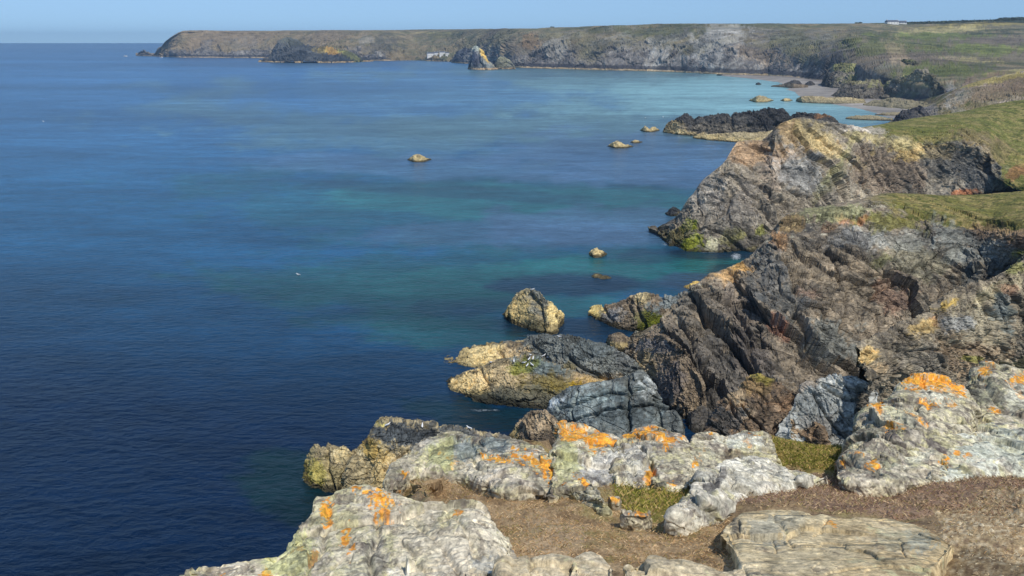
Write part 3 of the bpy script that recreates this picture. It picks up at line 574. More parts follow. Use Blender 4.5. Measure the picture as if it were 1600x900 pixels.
# nearer buttress at the right edge
def buttress():
    c = [((1335, 700), (1340, 566, 72), (1341, 560, 74)), ((1345, 710), (1350, 548, 74), (1352, 545, 77)), ((1370, 712), (1380, 534, 77), (1383, 531, 80)), ((1400, 716), (1420, 515, 80), (1424, 510, 84)), ((1430, 716), (1455, 502, 84), (1460, 498, 88)), ((1455, 716), (1464, 478, 88), (1468, 472, 93)),
         ((1480, 716), (1492, 462, 91), (1496, 458, 96)), ((1510, 716), (1520, 450, 95), (1524, 447, 100)), ((1545, 716), (1556, 436, 98), (1562, 431, 104)), ((1580, 716), (1590, 412, 101), (1596, 404, 110)), ((1620, 716), (1630, 392, 104), (1640, 384, 116)), ((1760, 716), (1780, 372, 110), (1800, 366, 122))]
    rows = [[] for _ in range(6)]
    for (fx, fy), (tx, ty, tY), (kx, ky, kY) in c:
        t0 = d(tx, ty, tY); k0 = d(kx, ky, kY); f0 = h(fx, tY-9, -4); m = d((fx+tx)/2, 640, tY-3.5)
        rows[0].append(f0); rows[1].append(m); rows[2].append(m*.45+t0*.55+np.array([0, -1.2, 0])); rows[3].append(t0); rows[4].append(k0); rows[5].append(h(kx, kY+7, -4) if tx < 1500 else k0+np.array([4, 14, -12]))
    cr_ = [([(1466, 505), (1470, 540), (1466, 600)], 2.6, .8), ([(1590, 470), (1576, 520), (1566, 580)], 5, 1.3), ([(1405, 520), (1432, 560), (1440, 600)], 3, .6), ([(1540, 460), (1560, 500), (1552, 540)], 5, 1.0), ([(1350, 560), (1380, 590), (1376, 640)], 3, .7), ([(1476, 530), (1520, 545), (1560, 540)], 3, .6), ([(1380, 545), (1460, 550)], 2.5, .5), ([(1395, 530), (1400, 600)], 2.5, .5)]
    sp = [(1460, 502, 9, 8, 0, S(186, 140, 92), .6), (1440, 512, 24, 8, -20, S(186, 158, 100), .65), (1480, 475, 20, 8, -20, S(190, 160, 80), .7), (1354, 556, 12, 9, 0, S(200, 170, 110), .7), (1374, 575, 8, 12, 60, S(190, 166, 130), .6), (1515, 555, 44, 30, 10, S(118, 98, 76), .65), (1515, 560, 10, 4, 0, MOSS, .5), (1540, 510, 40, 30, 20, S(146, 138, 116), .5),
          (1565, 450, 30, 14, -30, S(150, 140, 110), .6), (1590, 415, 16, 10, 0, S(116, 118, 56), .6), (1566, 480, 12, 18, 0, S(100, 114, 116), .6), (1582, 495, 8, 20, 0, S(96, 112, 112), .6), (1435, 560, 30, 20, 0, S(140, 134, 122), .4), (1575, 450, 12, 8, 0, S(150, 112, 88), .5), (1500, 505, 22, 12, 0, S(142, 146, 148), .5), (1592, 570, 20, 10, 0, DKG, .6)]
    o, Q = sheet('right_buttress', rows, 1.1, 4.2, frame(50, 30, (1.5, 1.2, .7)), 93, [S(62, 58, 54), S(100, 93, 82), S(138, 126, 106), S(176, 162, 134)], M_mid, None, amp=.46, big=.6, rough=1.2, fine=1.4, strata=1., creases=cr_, splats=sp, wsc=14, hold=[1, 1, 1, .6, .35, .2], sea=False)
buttress()

# ------------------------------------------------------------------ rocks that stand by themselves
def rock(label, cat, cols, T, group=None, name='sea_rock', **k):
    o = ridge(name, cols, T, **k); tag(o, label, cat, group); return o
TANPAL = (S(112, 102, 80), S(152, 138, 106), S(180, 164, 126), S(194, 180, 144))
DARKPAL = (S(52, 54, 58), S(74, 78, 82), S(96, 100, 102), S(122, 120, 114))
BLUEPAL = (S(74, 75, 70), S(100, 103, 98), S(124, 127, 120), S(150, 149, 138))
BRNPAL = (S(86, 76, 64), S(112, 100, 84), S(142, 126, 104), S(164, 146, 120))
GB = S(110, 94, 34); MS = S(112, 118, 24)
low = dict(z1=1.2, z2=1.6, ds=.3)
# big rounded rock in the turquoise channel
rock('big rounded rock, tan with painted shade across the top, alone in the channel', 'sea rock',
     [(782, 492, 494), (790, 480, 500, .8), (800, 466, 506), (812, 457, 510), (824, 452, 514), (836, 452, 519), (848, 459, 523), (858, 468, 524), (868, 478, 521), (875, 488, 510, .8), (877, 496, 503)], 9., step=.9, L=2.4, seed=201, amp=.5, pal=TANPAL, M=frame(-68, 0, (2.4, 1, .6)),
     sea=True, seaargs=low, splats=[(838, 470, 16, 24, -28, S(88, 90, 84), .85), (828, 505, 12, 12, 0, S(82, 80, 62), .7), (812, 478, 18, 18, 0, S(176, 154, 100), .5), (862, 490, 12, 14, 0, S(196, 176, 122), .7), (836, 512, 20, 10, 0, S(70, 66, 48), .7)], wsc=12, creases=[([(832, 458), (842, 480), (845, 520)], 4, .9)])  # grey patch paints shade between the sunlit tan sides
# long islets
rock('long dark ridge islet ending in a low tan tail', 'islet',
     [(694, 565, 566), (712, 556, 569), (735, 548, 572), (760, 543, 574), (785, 542, 575), (812, 540, 577), (832, 532, 582), (862, 527, 592), (895, 526, 604), (925, 531, 610), (955, 540, 614), (980, 553, 618), (1000, 575, 622), (1020, 610, 628)], 13., step=.9, L=3., seed=211, amp=.45, pal=BLUEPAL, M=frame(30, 10, (2.0, 1, .6)),
     seaargs=dict(tan=S(176, 156, 112), z1=.9, z2=1.2, ds=.3, L=1.5), splats=[(750, 558, 60, 16, 0, S(176, 158, 114), .95), (805, 552, 24, 14, 0, S(150, 130, 98), .8), (850, 570, 40, 30, 0, S(96, 100, 96), .5), (905, 585, 30, 20, 20, S(110, 104, 90), .5), (958, 600, 26, 14, 0, S(140, 124, 98), .7), (888, 572, 10, 8, 0, GB, .5), (920, 548, 40, 14, 0, S(90, 98, 98), .5), (976, 560, 20, 14, 0, S(120, 120, 116), .5)], wsc=14,
     creases=[([(780, 545), (788, 560), (784, 576)], 3, .8), ([(832, 540), (850, 560), (858, 590)], 3, .8), ([(885, 560), (930, 584), (960, 600)], 3.5, .9)])
rock('broad mottled islet with olive weed and perched gulls', 'islet',
     [(696, 600, 603), (712, 592, 612), (735, 583, 622), (755, 574, 628), (775, 566, 632), (800, 559, 636), (828, 556, 639), (850, 560, 641), (874, 571, 641), (898, 583, 641), (925, 594, 640), (945, 606, 638), (962, 622, 636)], 11., step=.9, L=2.6, seed=221, amp=.42, pal=(S(92, 86, 72), S(120, 110, 88), S(146, 132, 102), S(166, 150, 116)), M=frame(20, 0, (1.6, 1, .8)),
     seaargs=dict(tan=S(84, 84, 70), z1=.8, z2=1.0, ds=.2), splats=[(735, 598, 34, 14, -10, S(186, 164, 116), .85), (790, 585, 40, 20, 0, S(160, 142, 108), .6), (740, 618, 26, 8, 0, S(120, 110, 76), .6), (850, 572, 34, 12, 15, S(92, 104, 104), .85), (818, 572, 22, 10, -20, MS*.8, .7), (900, 606, 40, 12, 0, GB*1.1, .85), (860, 600, 40, 14, 0, S(96, 86, 48), .8), (830, 620, 60, 14, 0, S(78, 78, 66), .75), (912, 602, 18, 10, 0, S(140, 112, 24), .7), (925, 592, 20, 8, 20, S(160, 136, 100), .5)], wsc=12,
     creases=[([(752, 580), (762, 596), (755, 615)], 3, .6), ([(880, 575), (905, 592), (935, 610)], 3, .6)])
# slab of blue-grey rock
rock('blue-grey slab cut by long straight joints below the lichen rocks', 'slab',
     [(842, 660, 700), (852, 640, 712), (862, 624, 720), (890, 610, 735), (925, 603, 745), (960, 598, 750), (990, 592, 752), (1002, 590, 752), (1014, 600, 752), (1030, 622, 750), (1046, 640, 750), (1064, 658, 745)], 15., step=1., L=5., seed=231, amp=.12, big=1.0, pal=(S(78, 80, 76), S(104, 107, 102), S(126, 130, 124), S(186, 186, 174)), M=frame(8, 0, (1.6, 1, .9)), sea=True, seaargs=dict(z1=.3, z2=.5, ds=.2, tan=DGREY),
     splats=[(900, 632, 46, 20, -8, S(140, 150, 146), .5), (950, 620, 40, 10, -8, S(120, 134, 132), .5), (1012, 606, 16, 10, 60, S(186, 190, 184), .75), (1030, 640, 10, 22, 30, S(130, 140, 138), .5), (880, 660, 40, 20, 0, S(72, 82, 84), .6), (980, 650, 50, 20, 0, S(66, 78, 82), .5), (870, 626, 12, 5, -30, S(200, 204, 200), .7)], wsc=7, wamp=.8,
     creases=[([(870, 636), (930, 622), (1000, 612), (1040, 632)], 1.8, .9), ([(860, 662), (940, 644), (1010, 636), (1050, 640)], 1.8, .9), ([(984, 594), (986, 640), (980, 690)], 2.2, .8), ([(1000, 596), (1022, 640), (1040, 680)], 1.6, .5), ([(900, 612), (890, 640), (896, 670)], 1.5, .4)])
rock('tan weathered rock wedged at the left foot of the blue-grey slab', 'boulder',
     [(796, 684, 690), (808, 668, 700), (820, 654, 712), (834, 644, 722), (850, 642, 730), (868, 655, 735), (884, 680, 740)], 8., step=.9, L=2.2, seed=241, amp=.45, pal=BRNPAL, seaargs=low, splats=[(835, 660, 24, 18, 0, S(166, 146, 116), .6)], wsc=10)
rock('tan barnacled rock lobes jutting into the dark water left of the lichen rocks', 'sea rock', [(473, 746, 750), (478, 728, 758), (488, 706, 765), (500, 698, 769), (518, 695, 772), (536, 699, 774), (552, 712, 776), (575, 740, 778)], 8., step=.9, L=2.4, seed=245, amp=.42, pal=TANPAL, M=frame(-70, 0, (1.5, 1, .8)),
     seaargs=dict(tan=S(158, 144, 104), z1=2.5, z2=9, ds=0.), splats=[(492, 735, 16, 20, 0, S(140, 130, 60), .6), (540, 712, 20, 10, 0, S(180, 162, 116), .5)], wsc=10, creases=[([(512, 700), (508, 730), (520, 765)], 3, .7)])
rock('tan shore rock with a blackened guano-flecked crest behind the lichen rocks', 'sea rock', [(545, 735, 778), (560, 712, 786), (575, 696, 792), (588, 672, 796), (600, 663, 798), (625, 663, 798), (655, 667, 798), (680, 664, 795), (705, 668, 790), (730, 669, 785), (760, 674, 780), (790, 682, 776), (815, 695, 772), (835, 720, 768)], 13., step=.9, L=3., seed=246, amp=.42, pal=TANPAL, M=frame(-50, 0, (1.4, 1, .8)),
     seaargs=dict(tan=S(146, 132, 98), z1=1.5, z2=9, ds=0.), splats=[(640, 686, 66, 17, 3, S(62, 68, 72), .95), (700, 678, 50, 14, 0, S(66, 70, 72), .9), (760, 690, 50, 14, 0, S(80, 80, 80), .85), (598, 667, 7, 4, 0, S(176, 164, 100), .9), (582, 700, 14, 18, -40, S(160, 134, 66), .7), (600, 740, 20, 30, 0, S(158, 134, 82), .5), (640, 725, 30, 14, 0, S(176, 156, 120), .6)], wsc=9, creases=[([(592, 700), (570, 740)], 3, .6), ([(640, 705), (600, 730)], 2, .5)])
# rocks left of the big cliff
rock('knobbly grey reef rock with a mossy green flank under the big cliff', 'sea rock',
     [(920, 486, 494, .6), (932, 479, 500), (948, 476, 508), (964, 474, 514), (985, 464, 518), (1002, 459, 522), (1016, 461, 526), (1036, 466, 528), (1060, 464, 528), (1090, 462, 528), (1120, 470, 526)], 11., step=.9, L=2.6, seed=251, amp=.5, pal=BRNPAL, seaargs=dict(tan=S(110, 100, 76), z1=.5, z2=.9, ds=.4), M=frame(-50, 0, (1.4, 1, .8)),
     splats=[(930, 486, 12, 10, 0, S(186, 168, 110), .8), (1003, 466, 12, 10, 0, S(190, 172, 128), .7), (956, 492, 16, 10, 0, S(120, 122, 122), .6), (1020, 506, 24, 16, 0, MS*.75, .95), (1012, 500, 20, 12, 20, S(88, 92, 30), .7), (1060, 476, 40, 12, 0, BLUE, .7), (985, 495, 16, 20, 0, S(112, 102, 86), .6)], wsc=11,
     creases=[([(946, 478), (952, 500)], 3, .7), ([(996, 470), (1000, 500), (1010, 524)], 3.5, .9), ([(975, 470), (985, 490)], 3, .6)])
rock('small round tan boulder below the knobbly reef', 'sea rock', [(950, 532, 538), (956, 523, 545), (966, 520, 549), (978, 523, 551), (988, 530, 550), (994, 540, 546)], 4., step=.7, L=1.4, seed=261, amp=.35, pal=BRNPAL, seaargs=low, wsc=8)
rock('cracked brown rock between the dark ridge islet and the big cliff', 'sea rock', [(976, 560, 566), (986, 542, 590), (1000, 530, 606), (1020, 524, 620), (1040, 524, 640), (1062, 536, 655), (1080, 560, 660), (1100, 600, 662)], 12., step=.9, L=2.8, seed=271, amp=.5, pal=BRNPAL, seaargs=dict(tan=DBROWN, z1=.4, z2=.8, ds=.3), M=frame(70, 0, (1.8, 1, .7)),
     splats=[(1010, 575, 16, 34, 0, S(134, 120, 88), .6), (1025, 540, 24, 10, 0, S(92, 92, 94), .7), (1040, 600, 24, 30, 0, S(84, 80, 80), .6)], wsc=11)
# rocks at the foot of the gully
rock('angular rust-brown rock stack in front of the big cliff', 'boulder', [(1096, 700, 760), (1112, 660, 775), (1130, 630, 780), (1150, 614, 785), (1172, 600, 785), (1192, 593, 785), (1212, 602, 785), (1232, 616, 785), (1248, 634, 785), (1264, 650, 780), (1290, 690, 770)], 12., step=1., Yf=lambda y: 68., L=2.4, seed=281, amp=.5, sea=False, backdrop=10,
     pal=(S(70, 64, 58), S(104, 88, 70), S(140, 116, 90), S(166, 144, 116)), M=frame(35, 0, (1.3, 1, .9)), splats=[(1186, 606, 22, 12, 0, S(136, 112, 74), .6), (1150, 624, 14, 12, 30, S(176, 156, 124), .6), (1166, 645, 10, 12, 40, S(176, 156, 128), .6), (1225, 634, 24, 12, -10, S(128, 100, 74), .6), (1240, 660, 16, 20, 0, S(160, 142, 116), .6), (1135, 660, 26, 22, 0, S(90, 94, 94), .65), (1200, 660, 20, 20, 0, S(120, 104, 86), .6), (1190, 598, 12, 5, 0, S(150, 140, 60), .6)], wsc=9,
     creases=[([(1160, 630), (1186, 662), (1200, 700)], 2, .8), ([(1210, 670), (1240, 640), (1248, 636)], 2, .8), ([(1140, 622), (1150, 650)], 2, .6)])
rock('smooth pale blue-grey whaleback rock leaning on the rust-brown stack', 'boulder', [(1220, 700, 780), (1232, 640, 785), (1244, 612, 785), (1258, 598, 785), (1278, 588, 785), (1302, 583, 785), (1325, 583, 785), (1345, 588, 785), (1358, 600, 785), (1366, 650, 785)], 11., step=1., Yf=lambda y: 68., L=3.6, seed=291, amp=.34, sea=False, backdrop=10,
     pal=(S(112, 114, 110), S(146, 148, 142), S(174, 174, 166), S(196, 194, 184)), M=frame(48, 0, (2.2, 1, .7)), splats=[(1290, 625, 30, 14, 40, S(90, 98, 102), .4), (1262, 600, 16, 6, -30, S(160, 138, 112), .5), (1280, 665, 30, 20, 0, S(124, 116, 106), .6)], wsc=10,
     creases=[([(1286, 592), (1310, 612), (1345, 626)], 2.2, .7), ([(1340, 605), (1344, 640), (1350, 670)], 3.5, 1.1), ([(1270, 612), (1300, 655), (1330, 690)], 2.2, .7)])
# small rocks awash, left to right
def small(label, px, y0, y1, w, T, seed, pal=TANPAL, prof=None, **k):
    prof = prof or [.0, .55, .85, 1., .92, .8, .45, .0]
    n = len(prof); cols = []
    for i, q in enumerate(prof):
        x = px-w/2+w*i/(n-1); e = 1-abs(2*i/(n-1)-1); yf = y1-(y1-y0)*.28*(1-min(1, e*1.7))
        cols.append((x, yf-(yf-y0)*q-.2, yf))
    a = dict(step=.55, L=T*.4, amp=.4, seaargs=dict(tan=S(196, 176, 128), z1=2.2, z2=9, ds=.0, L=1.), wsc=6, group='small rocks awash off the headlands', backdrop=1.2); a.update(k)
    return rock(label, 'sea rock', cols, T, seed=seed, pal=pal, **a)
small('lone low tan rock far out in open water', 655, 240.5, 253.5, 36, 5., 301)
small('tan double-humped rock off the tip of the black reef', 1015, 197.5, 206.5, 30, 5, 302, prof=[0, .7, 1, .8, .45, .8, .9, .5, 0])
small('long low tan rock with a smaller one just behind it', 970, 220, 232, 44, 6, 303, prof=[0, .5, .9, 1, .8, .6, .5, .2, 0])
small('tiny tan rock right behind the long low one', 994, 218.5, 223.8, 20, 4, 304)
small('pale knobbly rock in the turquoise band', 934, 388, 402.5, 26, 4, 305, prof=[0, .7, .9, 1, .8, .75, .3, 0])
small('tiny rock just breaking the surface over the dark reef', 932, 428.5, 434, 16, 2.5, 306)
small('faint submerged-looking rock tip beside the tiny one', 946, 432, 436, 18, 2.5, 307, prof=[0, .5, .9, 1, .6, 0])
small('ochre rock at the left foot of the big cliff', 1088, 440, 454, 36, 5, 308, splats=[(1088, 444, 20, 8, 0, S(196, 166, 90), .7)])
small('tan rock in front of the beach', 1190, 150, 160, 38, 9, 309)
small('small tan rock between the beach rock and the shelf', 1229, 153, 158.5, 20, 6, 310)
small('dark rock at the waterline left of the grassy headland', 1054, 324, 338, 30, 6, 311, pal=DARKPAL, seaargs=dict(z1=.2, z2=2, ds=.6))
small('tiny dark rock on the wet edge of the beach', 1185, 128.8, 132.8, 9, 5, 312, pal=DARKPAL, seaargs=dict(z1=.2, z2=2, ds=.6))
# reef of black rock
rock('long black reef with a pale tan tide line', 'reef',
     [(1038, 202, 207), (1050, 190, 209), (1066, 181, 211), (1082, 183, 212), (1100, 184, 213), (1118, 179, 214), (1136, 177, 215), (1160, 176, 216), (1185, 171, 217), (1205, 169, 217), (1222, 172, 217), (1236, 182, 217), (1246, 196, 217)], 26., step=.8, L=6., seed=321, amp=.5, pal=(S(40, 40, 42), S(58, 58, 58), S(82, 80, 76), S(104, 100, 92)), M=frame(60, 0, (1.5, 1, .8)),
     seaargs=dict(tan=S(186, 166, 122), z1=1.6, z2=2.6, ds=.3, L=3.), splats=[(1056, 200, 18, 7, 0, S(180, 162, 122), .7), (1120, 202, 50, 8, 0, S(120, 112, 98), .6)], wsc=9, creases=[([(1140, 180), (1144, 200)], 3, 1.5), ([(1205, 172), (1216, 195), (1212, 210)], 3, 1.5), ([(1085, 185), (1090, 205)], 3, 1.2)])
rock('low pale tan ledge running in front of the black reef', 'reef', [(1084, 214, 216), (1105, 210, 219), (1130, 208, 221), (1155, 207, 223), (1180, 206, 224), (1205, 205, 224), (1235, 206, 224), (1260, 210, 222)], 14., step=.8, L=3., seed=331, amp=.4, pal=TANPAL, seaargs=dict(tan=S(192, 172, 124), z1=2., z2=9, ds=0, L=2), wsc=7)
rock('rounded black rock with a brown crest right of the black reef', 'reef', [(1230, 196, 206), (1238, 180, 208), (1252, 175, 210), (1270, 176, 211), (1288, 178, 211), (1300, 184, 210), (1310, 192, 207), (1318, 200, 204)], 18., step=.8, L=5., seed=341, amp=.45, pal=(S(44, 44, 46), S(62, 60, 58), S(86, 80, 72), S(104, 96, 84)), seaargs=dict(tan=S(90, 84, 72), z1=.8, z2=1.5, ds=.3), splats=[(1290, 180, 12, 4, 0, S(136, 100, 66), .6)], wsc=8)
# rocks on and beside the beach
BK = (S(44, 44, 48), S(60, 60, 64), S(84, 82, 80), S(112, 106, 96))
def bundle():
    P_ = dict(step=.6, seaargs=dict(tan=S(150, 136, 106), z1=.5, z2=1.2, ds=.4), wsc=7)
    rock('dark jagged rock on the left of the beach', 'beach rock', [(1224, 133, 136), (1231, 128, 137), (1240, 124.5, 137.5), (1247, 126, 137.5), (1254, 132, 137)], 16., seed=351, L=5, amp=.4, pal=BK, **P_)
    rock('small dark rock on the sand beside the cliff foot', 'beach rock', [(1256, 133, 135), (1261, 127.5, 135.5), (1268, 127, 135.5), (1273, 131, 135)], 12., seed=352, L=4, amp=.4, pal=BK, **P_)
    rock('low brown rock patch in front of the dark jagged beach rock', 'beach rock', [(1205, 134, 135.5), (1222, 131.5, 136.5), (1240, 131, 138), (1262, 133, 138)], 10., seed=353, L=3, amp=.4, pal=BRNPAL, **P_)
    T_ = dict(step=.7, seaargs=dict(tan=S(148, 138, 110), z1=2.5, z2=9, ds=.0, L=2.), wsc=7)
    rock('tan rock shelf reaching from the black promontory into the bay', 'rock shelf', [(1244, 156, 158), (1252, 150, 160.5), (1272, 149.5, 161.5), (1290, 152, 162), (1312, 152, 162.5), (1335, 153, 163), (1352, 155, 163)], 18., seed=354, L=4, amp=.4, pal=TANPAL, **T_)
    rock('brownish shelf in the mouth of the gully', 'rock shelf', [(1350, 163, 166), (1366, 156, 168), (1390, 154, 171), (1415, 154, 174), (1440, 158, 176), (1465, 166, 178)], 40., seed=355, L=6, amp=.3, pal=(S(110, 102, 84), S(132, 124, 100), S(150, 140, 112), S(120, 112, 100)), **T_)
    rock('flat tan rock nearest the grassy headland', 'rock shelf', [(1322, 184, 186), (1335, 181, 187), (1355, 180, 188), (1378, 182, 188.5), (1395, 186, 188.5)], 11., seed=356, L=3, amp=.35, pal=TANPAL, **T_)
    rock('thin dark rock sliver behind the flat tan rock', 'rock shelf', [(1368, 178.5, 180), (1385, 176, 181), (1410, 175, 182), (1432, 178, 183)], 14., seed=357, L=3, amp=.35, pal=BRNPAL, **T_)
    rock('dark broken rocks under the slope at the back of the gully', 'rock shelf', [(1382, 192, 195), (1395, 186, 197), (1412, 177, 199), (1428, 168, 200), (1438, 166, 200), (1448, 178, 200), (1454, 191, 199)], 22., seed=358, L=6, amp=.55, pal=BK, **T_)
bundle()
# dark promontory and the one behind it
rock('black-faced promontory with a turfy back at the right end of the beach', 'promontory',
     [(1304, 150, 152), (1312, 140, 154), (1322, 131, 155.5), (1342, 127, 157), (1362, 126, 158), (1382, 128, 159), (1398, 124, 161), (1416, 116, 164), (1436, 110, 168), (1456, 118, 172), (1476, 140, 176)], 90., step=.8, L=14., seed=361, amp=.42, pal=(S(62, 60, 58), S(86, 82, 76), S(114, 108, 96), S(142, 134, 118)), M=frame(75, 0, (1.6, 1, .8)), name='promontory',
     seaargs=dict(tan=S(120, 110, 90), z1=1., z2=2.0, ds=.3), splats=[(1340, 128, 34, 3, -4, S(128, 122, 90), .8), (1415, 130, 40, 16, 30, S(140, 132, 116), .7), (1440, 130, 34, 22, 20, S(122, 116, 92), .7), (1425, 148, 26, 12, 0, S(108, 102, 96), .5), (1398, 118, 30, 6, -20, S(120, 118, 78), .8)], wsc=9, creases=[([(1380, 132), (1388, 146), (1386, 158)], 4, 5), ([(1420, 150), (1400, 158)], 3, 3)])
rock('dark cliff spur with a green cap behind the black-faced promontory', 'promontory',
     [(1284, 134, 134.5), (1288, 122, 136), (1294, 110, 138), (1306, 102, 140), (1330, 99, 142), (1352, 100, 143), (1376, 97, 144), (1400, 96, 146), (1416, 92, 149), (1430, 98, 150), (1446, 120, 152)], 110., step=.8, L=16., seed=371, amp=.42, pal=(S(62, 60, 58), S(86, 82, 76), S(114, 108, 96), S(142, 134, 118)), M=frame(75, 0, (1.6, 1, .8)), name='promontory',
     seaargs=dict(tan=S(110, 102, 88), z1=1., z2=2.0, ds=.3), splats=[(1345, 100, 70, 4, -3, S(120, 118, 76), .85), (1365, 112, 40, 6, -8, S(140, 134, 118), .6), (1335, 108, 30, 4, 0, S(112, 112, 74), .8), (1400, 104, 26, 8, 0, S(112, 110, 82), .6), (1360, 120, 50, 6, -10, S(110, 112, 70), .6)], wsc=8)
# brown slope beyond the turf on the right
def slope():
    c = [((1402, 196), (1428, 178)), ((1420, 200), (1452, 164)), ((1450, 204), (1478, 148)), ((1480, 208), (1505, 136)), ((1520, 210), (1530, 126)), ((1560, 210), (1560, 117)), ((1600, 210), (1600, 110)), ((1720, 210), (1740, 102))]
    rows = [[] for _ in range(5)]
    for (fx, fy), (kx, ky) in c:
        f0 = s(fx, fy); k0 = d(kx, ky, f0[1]+130); rows[0].append(f0+np.array([0, -2, -4])); rows[1].append(f0); rows[2].append(f0*.5+k0*.5+np.array([0, -6, 2])); rows[3].append(k0); rows[4].append(k0+np.array([6, 70, -k0[2]*.7]))
    def cf(col, P, N, px, py, RV, CU):
        f = fbm(P/22, 5, 620, gain=.62)
        vc = mix(np.broadcast_to(S(120, 112, 80), P.shape), np.broadcast_to(S(142, 126, 98), P.shape), sst(-.3, .4, f)); vc = mix(vc, np.broadcast_to(S(98, 98, 60), P.shape), sst(.1, .5, fbm(P/9, 4, 621)))
        return mix(col, vc, sst(.75, .2, fbm(P/14, 4, 622)))
    sp = [(1498, 152, 22, 9, -30, S(168, 166, 156), .4), (1505, 172, 16, 5, -10, S(176, 172, 160), .4), (1560, 140, 60, 14, 0, S(132, 116, 98), .6), (1590, 128, 40, 12, 0, S(124, 106, 90), .6), (1440, 180, 20, 14, -40, S(120, 112, 106), .6), (1550, 124, 70, 4, -12, S(156, 142, 84), .8), (1450, 172, 14, 10, 0, S(130, 126, 124), .6), (1575, 158, 30, 6, 0, S(176, 164, 146), .5)]
    sheet('inland_slope', rows, 1.1, 12., frame(40, 0), 63, [S(96, 90, 80), S(128, 120, 106), S(160, 152, 140), S(176, 170, 160)], M_mid, cf, amp=.3, splats=sp, wsc=10, hold=[0, .5, 1, .3, 0], sea=False)
slope()
# islets below the far cliffs
rock('dark humped island with an ochre shoulder in front of the far headland', 'island',
     [(412, 96, 97), (424, 88, 97.3), (432, 74, 97.6), (442, 64.5, 97.9), (456, 60.5, 98.1), (466, 63, 98.2), (478, 72, 98.3), (494, 76, 98.4), (508, 73.5, 98.4), (522, 73, 98.3), (536, 77, 98.1), (552, 81, 97.6), (570, 87, 96.9), (585, 93.5, 96)], 170., step=.8, L=40., seed=381, amp=.42, M=frame(60, 0, (1.5, 1, .8)), mat=M_far, name='island',
     pal=(S(48, 52, 58), S(66, 70, 74), S(84, 86, 86), S(104, 104, 100)), seaargs=dict(tan=S(200, 172, 128), z1=2.4, z2=6., ds=.4, L=12.), splats=[(520, 79, 16, 5, 20, S(188, 150, 80), .8), (548, 85, 24, 5, 25, S(140, 140, 82), .7), (500, 78, 10, 4, 0, S(150, 132, 70), .6), (456, 66, 24, 6, 0, S(86, 88, 74), .6)], wsc=7)
rock('tall pointed sea stack with a yellow-streaked right face', 'sea stack',
     [(729, 105, 108), (734, 92, 108.5), (737, 78, 108.8), (741, 70.5, 109), (747, 71, 109.2), (753, 77, 109.3), (759, 84, 109.3), (766, 93, 109.2), (772, 102, 109), (777, 107, 108.6)], 60., step=.6, L=22., seed=391, amp=.4, mat=M_far, name='sea_stack', M=frame(70, 0, (1.5, 1, .8)),
     pal=(S(52, 56, 70), S(110, 114, 112), S(150, 152, 144), S(172, 172, 160)), seaargs=dict(tan=S(196, 168, 128), z1=3.0, z2=5., ds=.2, L=8.), splats=[(740, 90, 9, 13, 0, S(66, 70, 86), .85), (757, 84, 14, 4, 50, S(190, 158, 76), .8), (744, 74, 7, 4, 0, S(170, 176, 160), .6)], wsc=6, creases=[([(748, 76), (749, 92), (756, 104)], 2.4, 7)])  # dark patch paints the left face in shade
rock('dark craggy stack standing left of the tall pointed one', 'sea stack', [(704, 96, 97.5), (709, 88, 98.2), (716, 80, 98.8), (724, 76, 99.2), (732, 76, 99.5), (740, 82, 100), (748, 94, 100)], 90., step=.6, L=22., seed=392, amp=.4, mat=M_far, name='sea_stack', pal=(S(52, 56, 66), S(70, 74, 82), S(104, 104, 104), S(140, 138, 130)), seaargs=dict(tan=S(186, 160, 124), z1=2.5, z2=5., ds=.2, L=8.), wsc=6)
rock('small pale-tipped stack right of the tall pointed one', 'sea stack', [(773, 105, 107.4), (777, 94, 107.8), (782, 86.5, 108), (787, 91, 108.1), (794, 96, 108.2), (802, 104, 108.2)], 50., step=.6, L=16., seed=393, amp=.4, mat=M_far, name='sea_stack', pal=(S(60, 62, 74), S(112, 112, 102), S(156, 154, 124), S(130, 128, 118)), seaargs=dict(tan=S(186, 160, 124), z1=2.5, z2=5., ds=.2, L=8.), wsc=6)

# ------------------------------------------------------------------ foreground cliff top: ground, outcrops, turf
_gy = [560, 620, 650, 680, 700, 730, 760, 800, 850, 900, 960, 1060]; _gd = [19., 15.6, 14.2, 12.8, 11.6, 9.9, 8.5, 7.2, 6.0, 5.05, 4.2, 3.2]
def Yg(y): return float(np.interp(y, _gy, _gd))
def wavy(pts): return pts
P_GREEN1 = [(960, 762), (1000, 748), (1050, 738), (1090, 748), (1100, 775), (1070, 800), (1030, 806), (985, 800)]
P_GREEN2 = [(1170, 700), (1210, 684), (1262, 686), (1330, 684), (1322, 720), (1312, 744), (1262, 738), (1200, 722)]
P_DRY = [(610, 775), (640, 740), (700, 735), (800, 735), (900, 735), (960, 770), (1060, 806), (1130, 815), (1185, 850), (1180, 880), (1100, 905), (990, 880), (880, 880), (800, 890), (720, 900), (770, 840), (740, 790)]
P_SOIL = [(812, 812), (880, 800), (930, 820), (920, 850), (850, 866), (800, 846)]
P_HEATH = [(1120, 790), (1160, 758), (1280, 738), (1400, 735), (1500, 722), (1640, 715), (1640, 775), (1560, 800), (1470, 812), (1380, 806), (1280, 798), (1180, 795)]
P_GRAV = [(1440, 800), (1620, 770), (1700, 960), (1380, 960), (1440, 880), (1480, 830)]
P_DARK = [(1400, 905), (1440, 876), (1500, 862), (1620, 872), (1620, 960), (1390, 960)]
def softpoly(px, py, poly, seed, wob=20., soft=None):
    q = np.stack([px/40, py/26, px*0], 1); a = fbm(q, 4, seed)*wob; b = fbm(q+50, 4, seed+1)*wob*.6
    return inpoly(px+a, py+b, poly).astype(float)
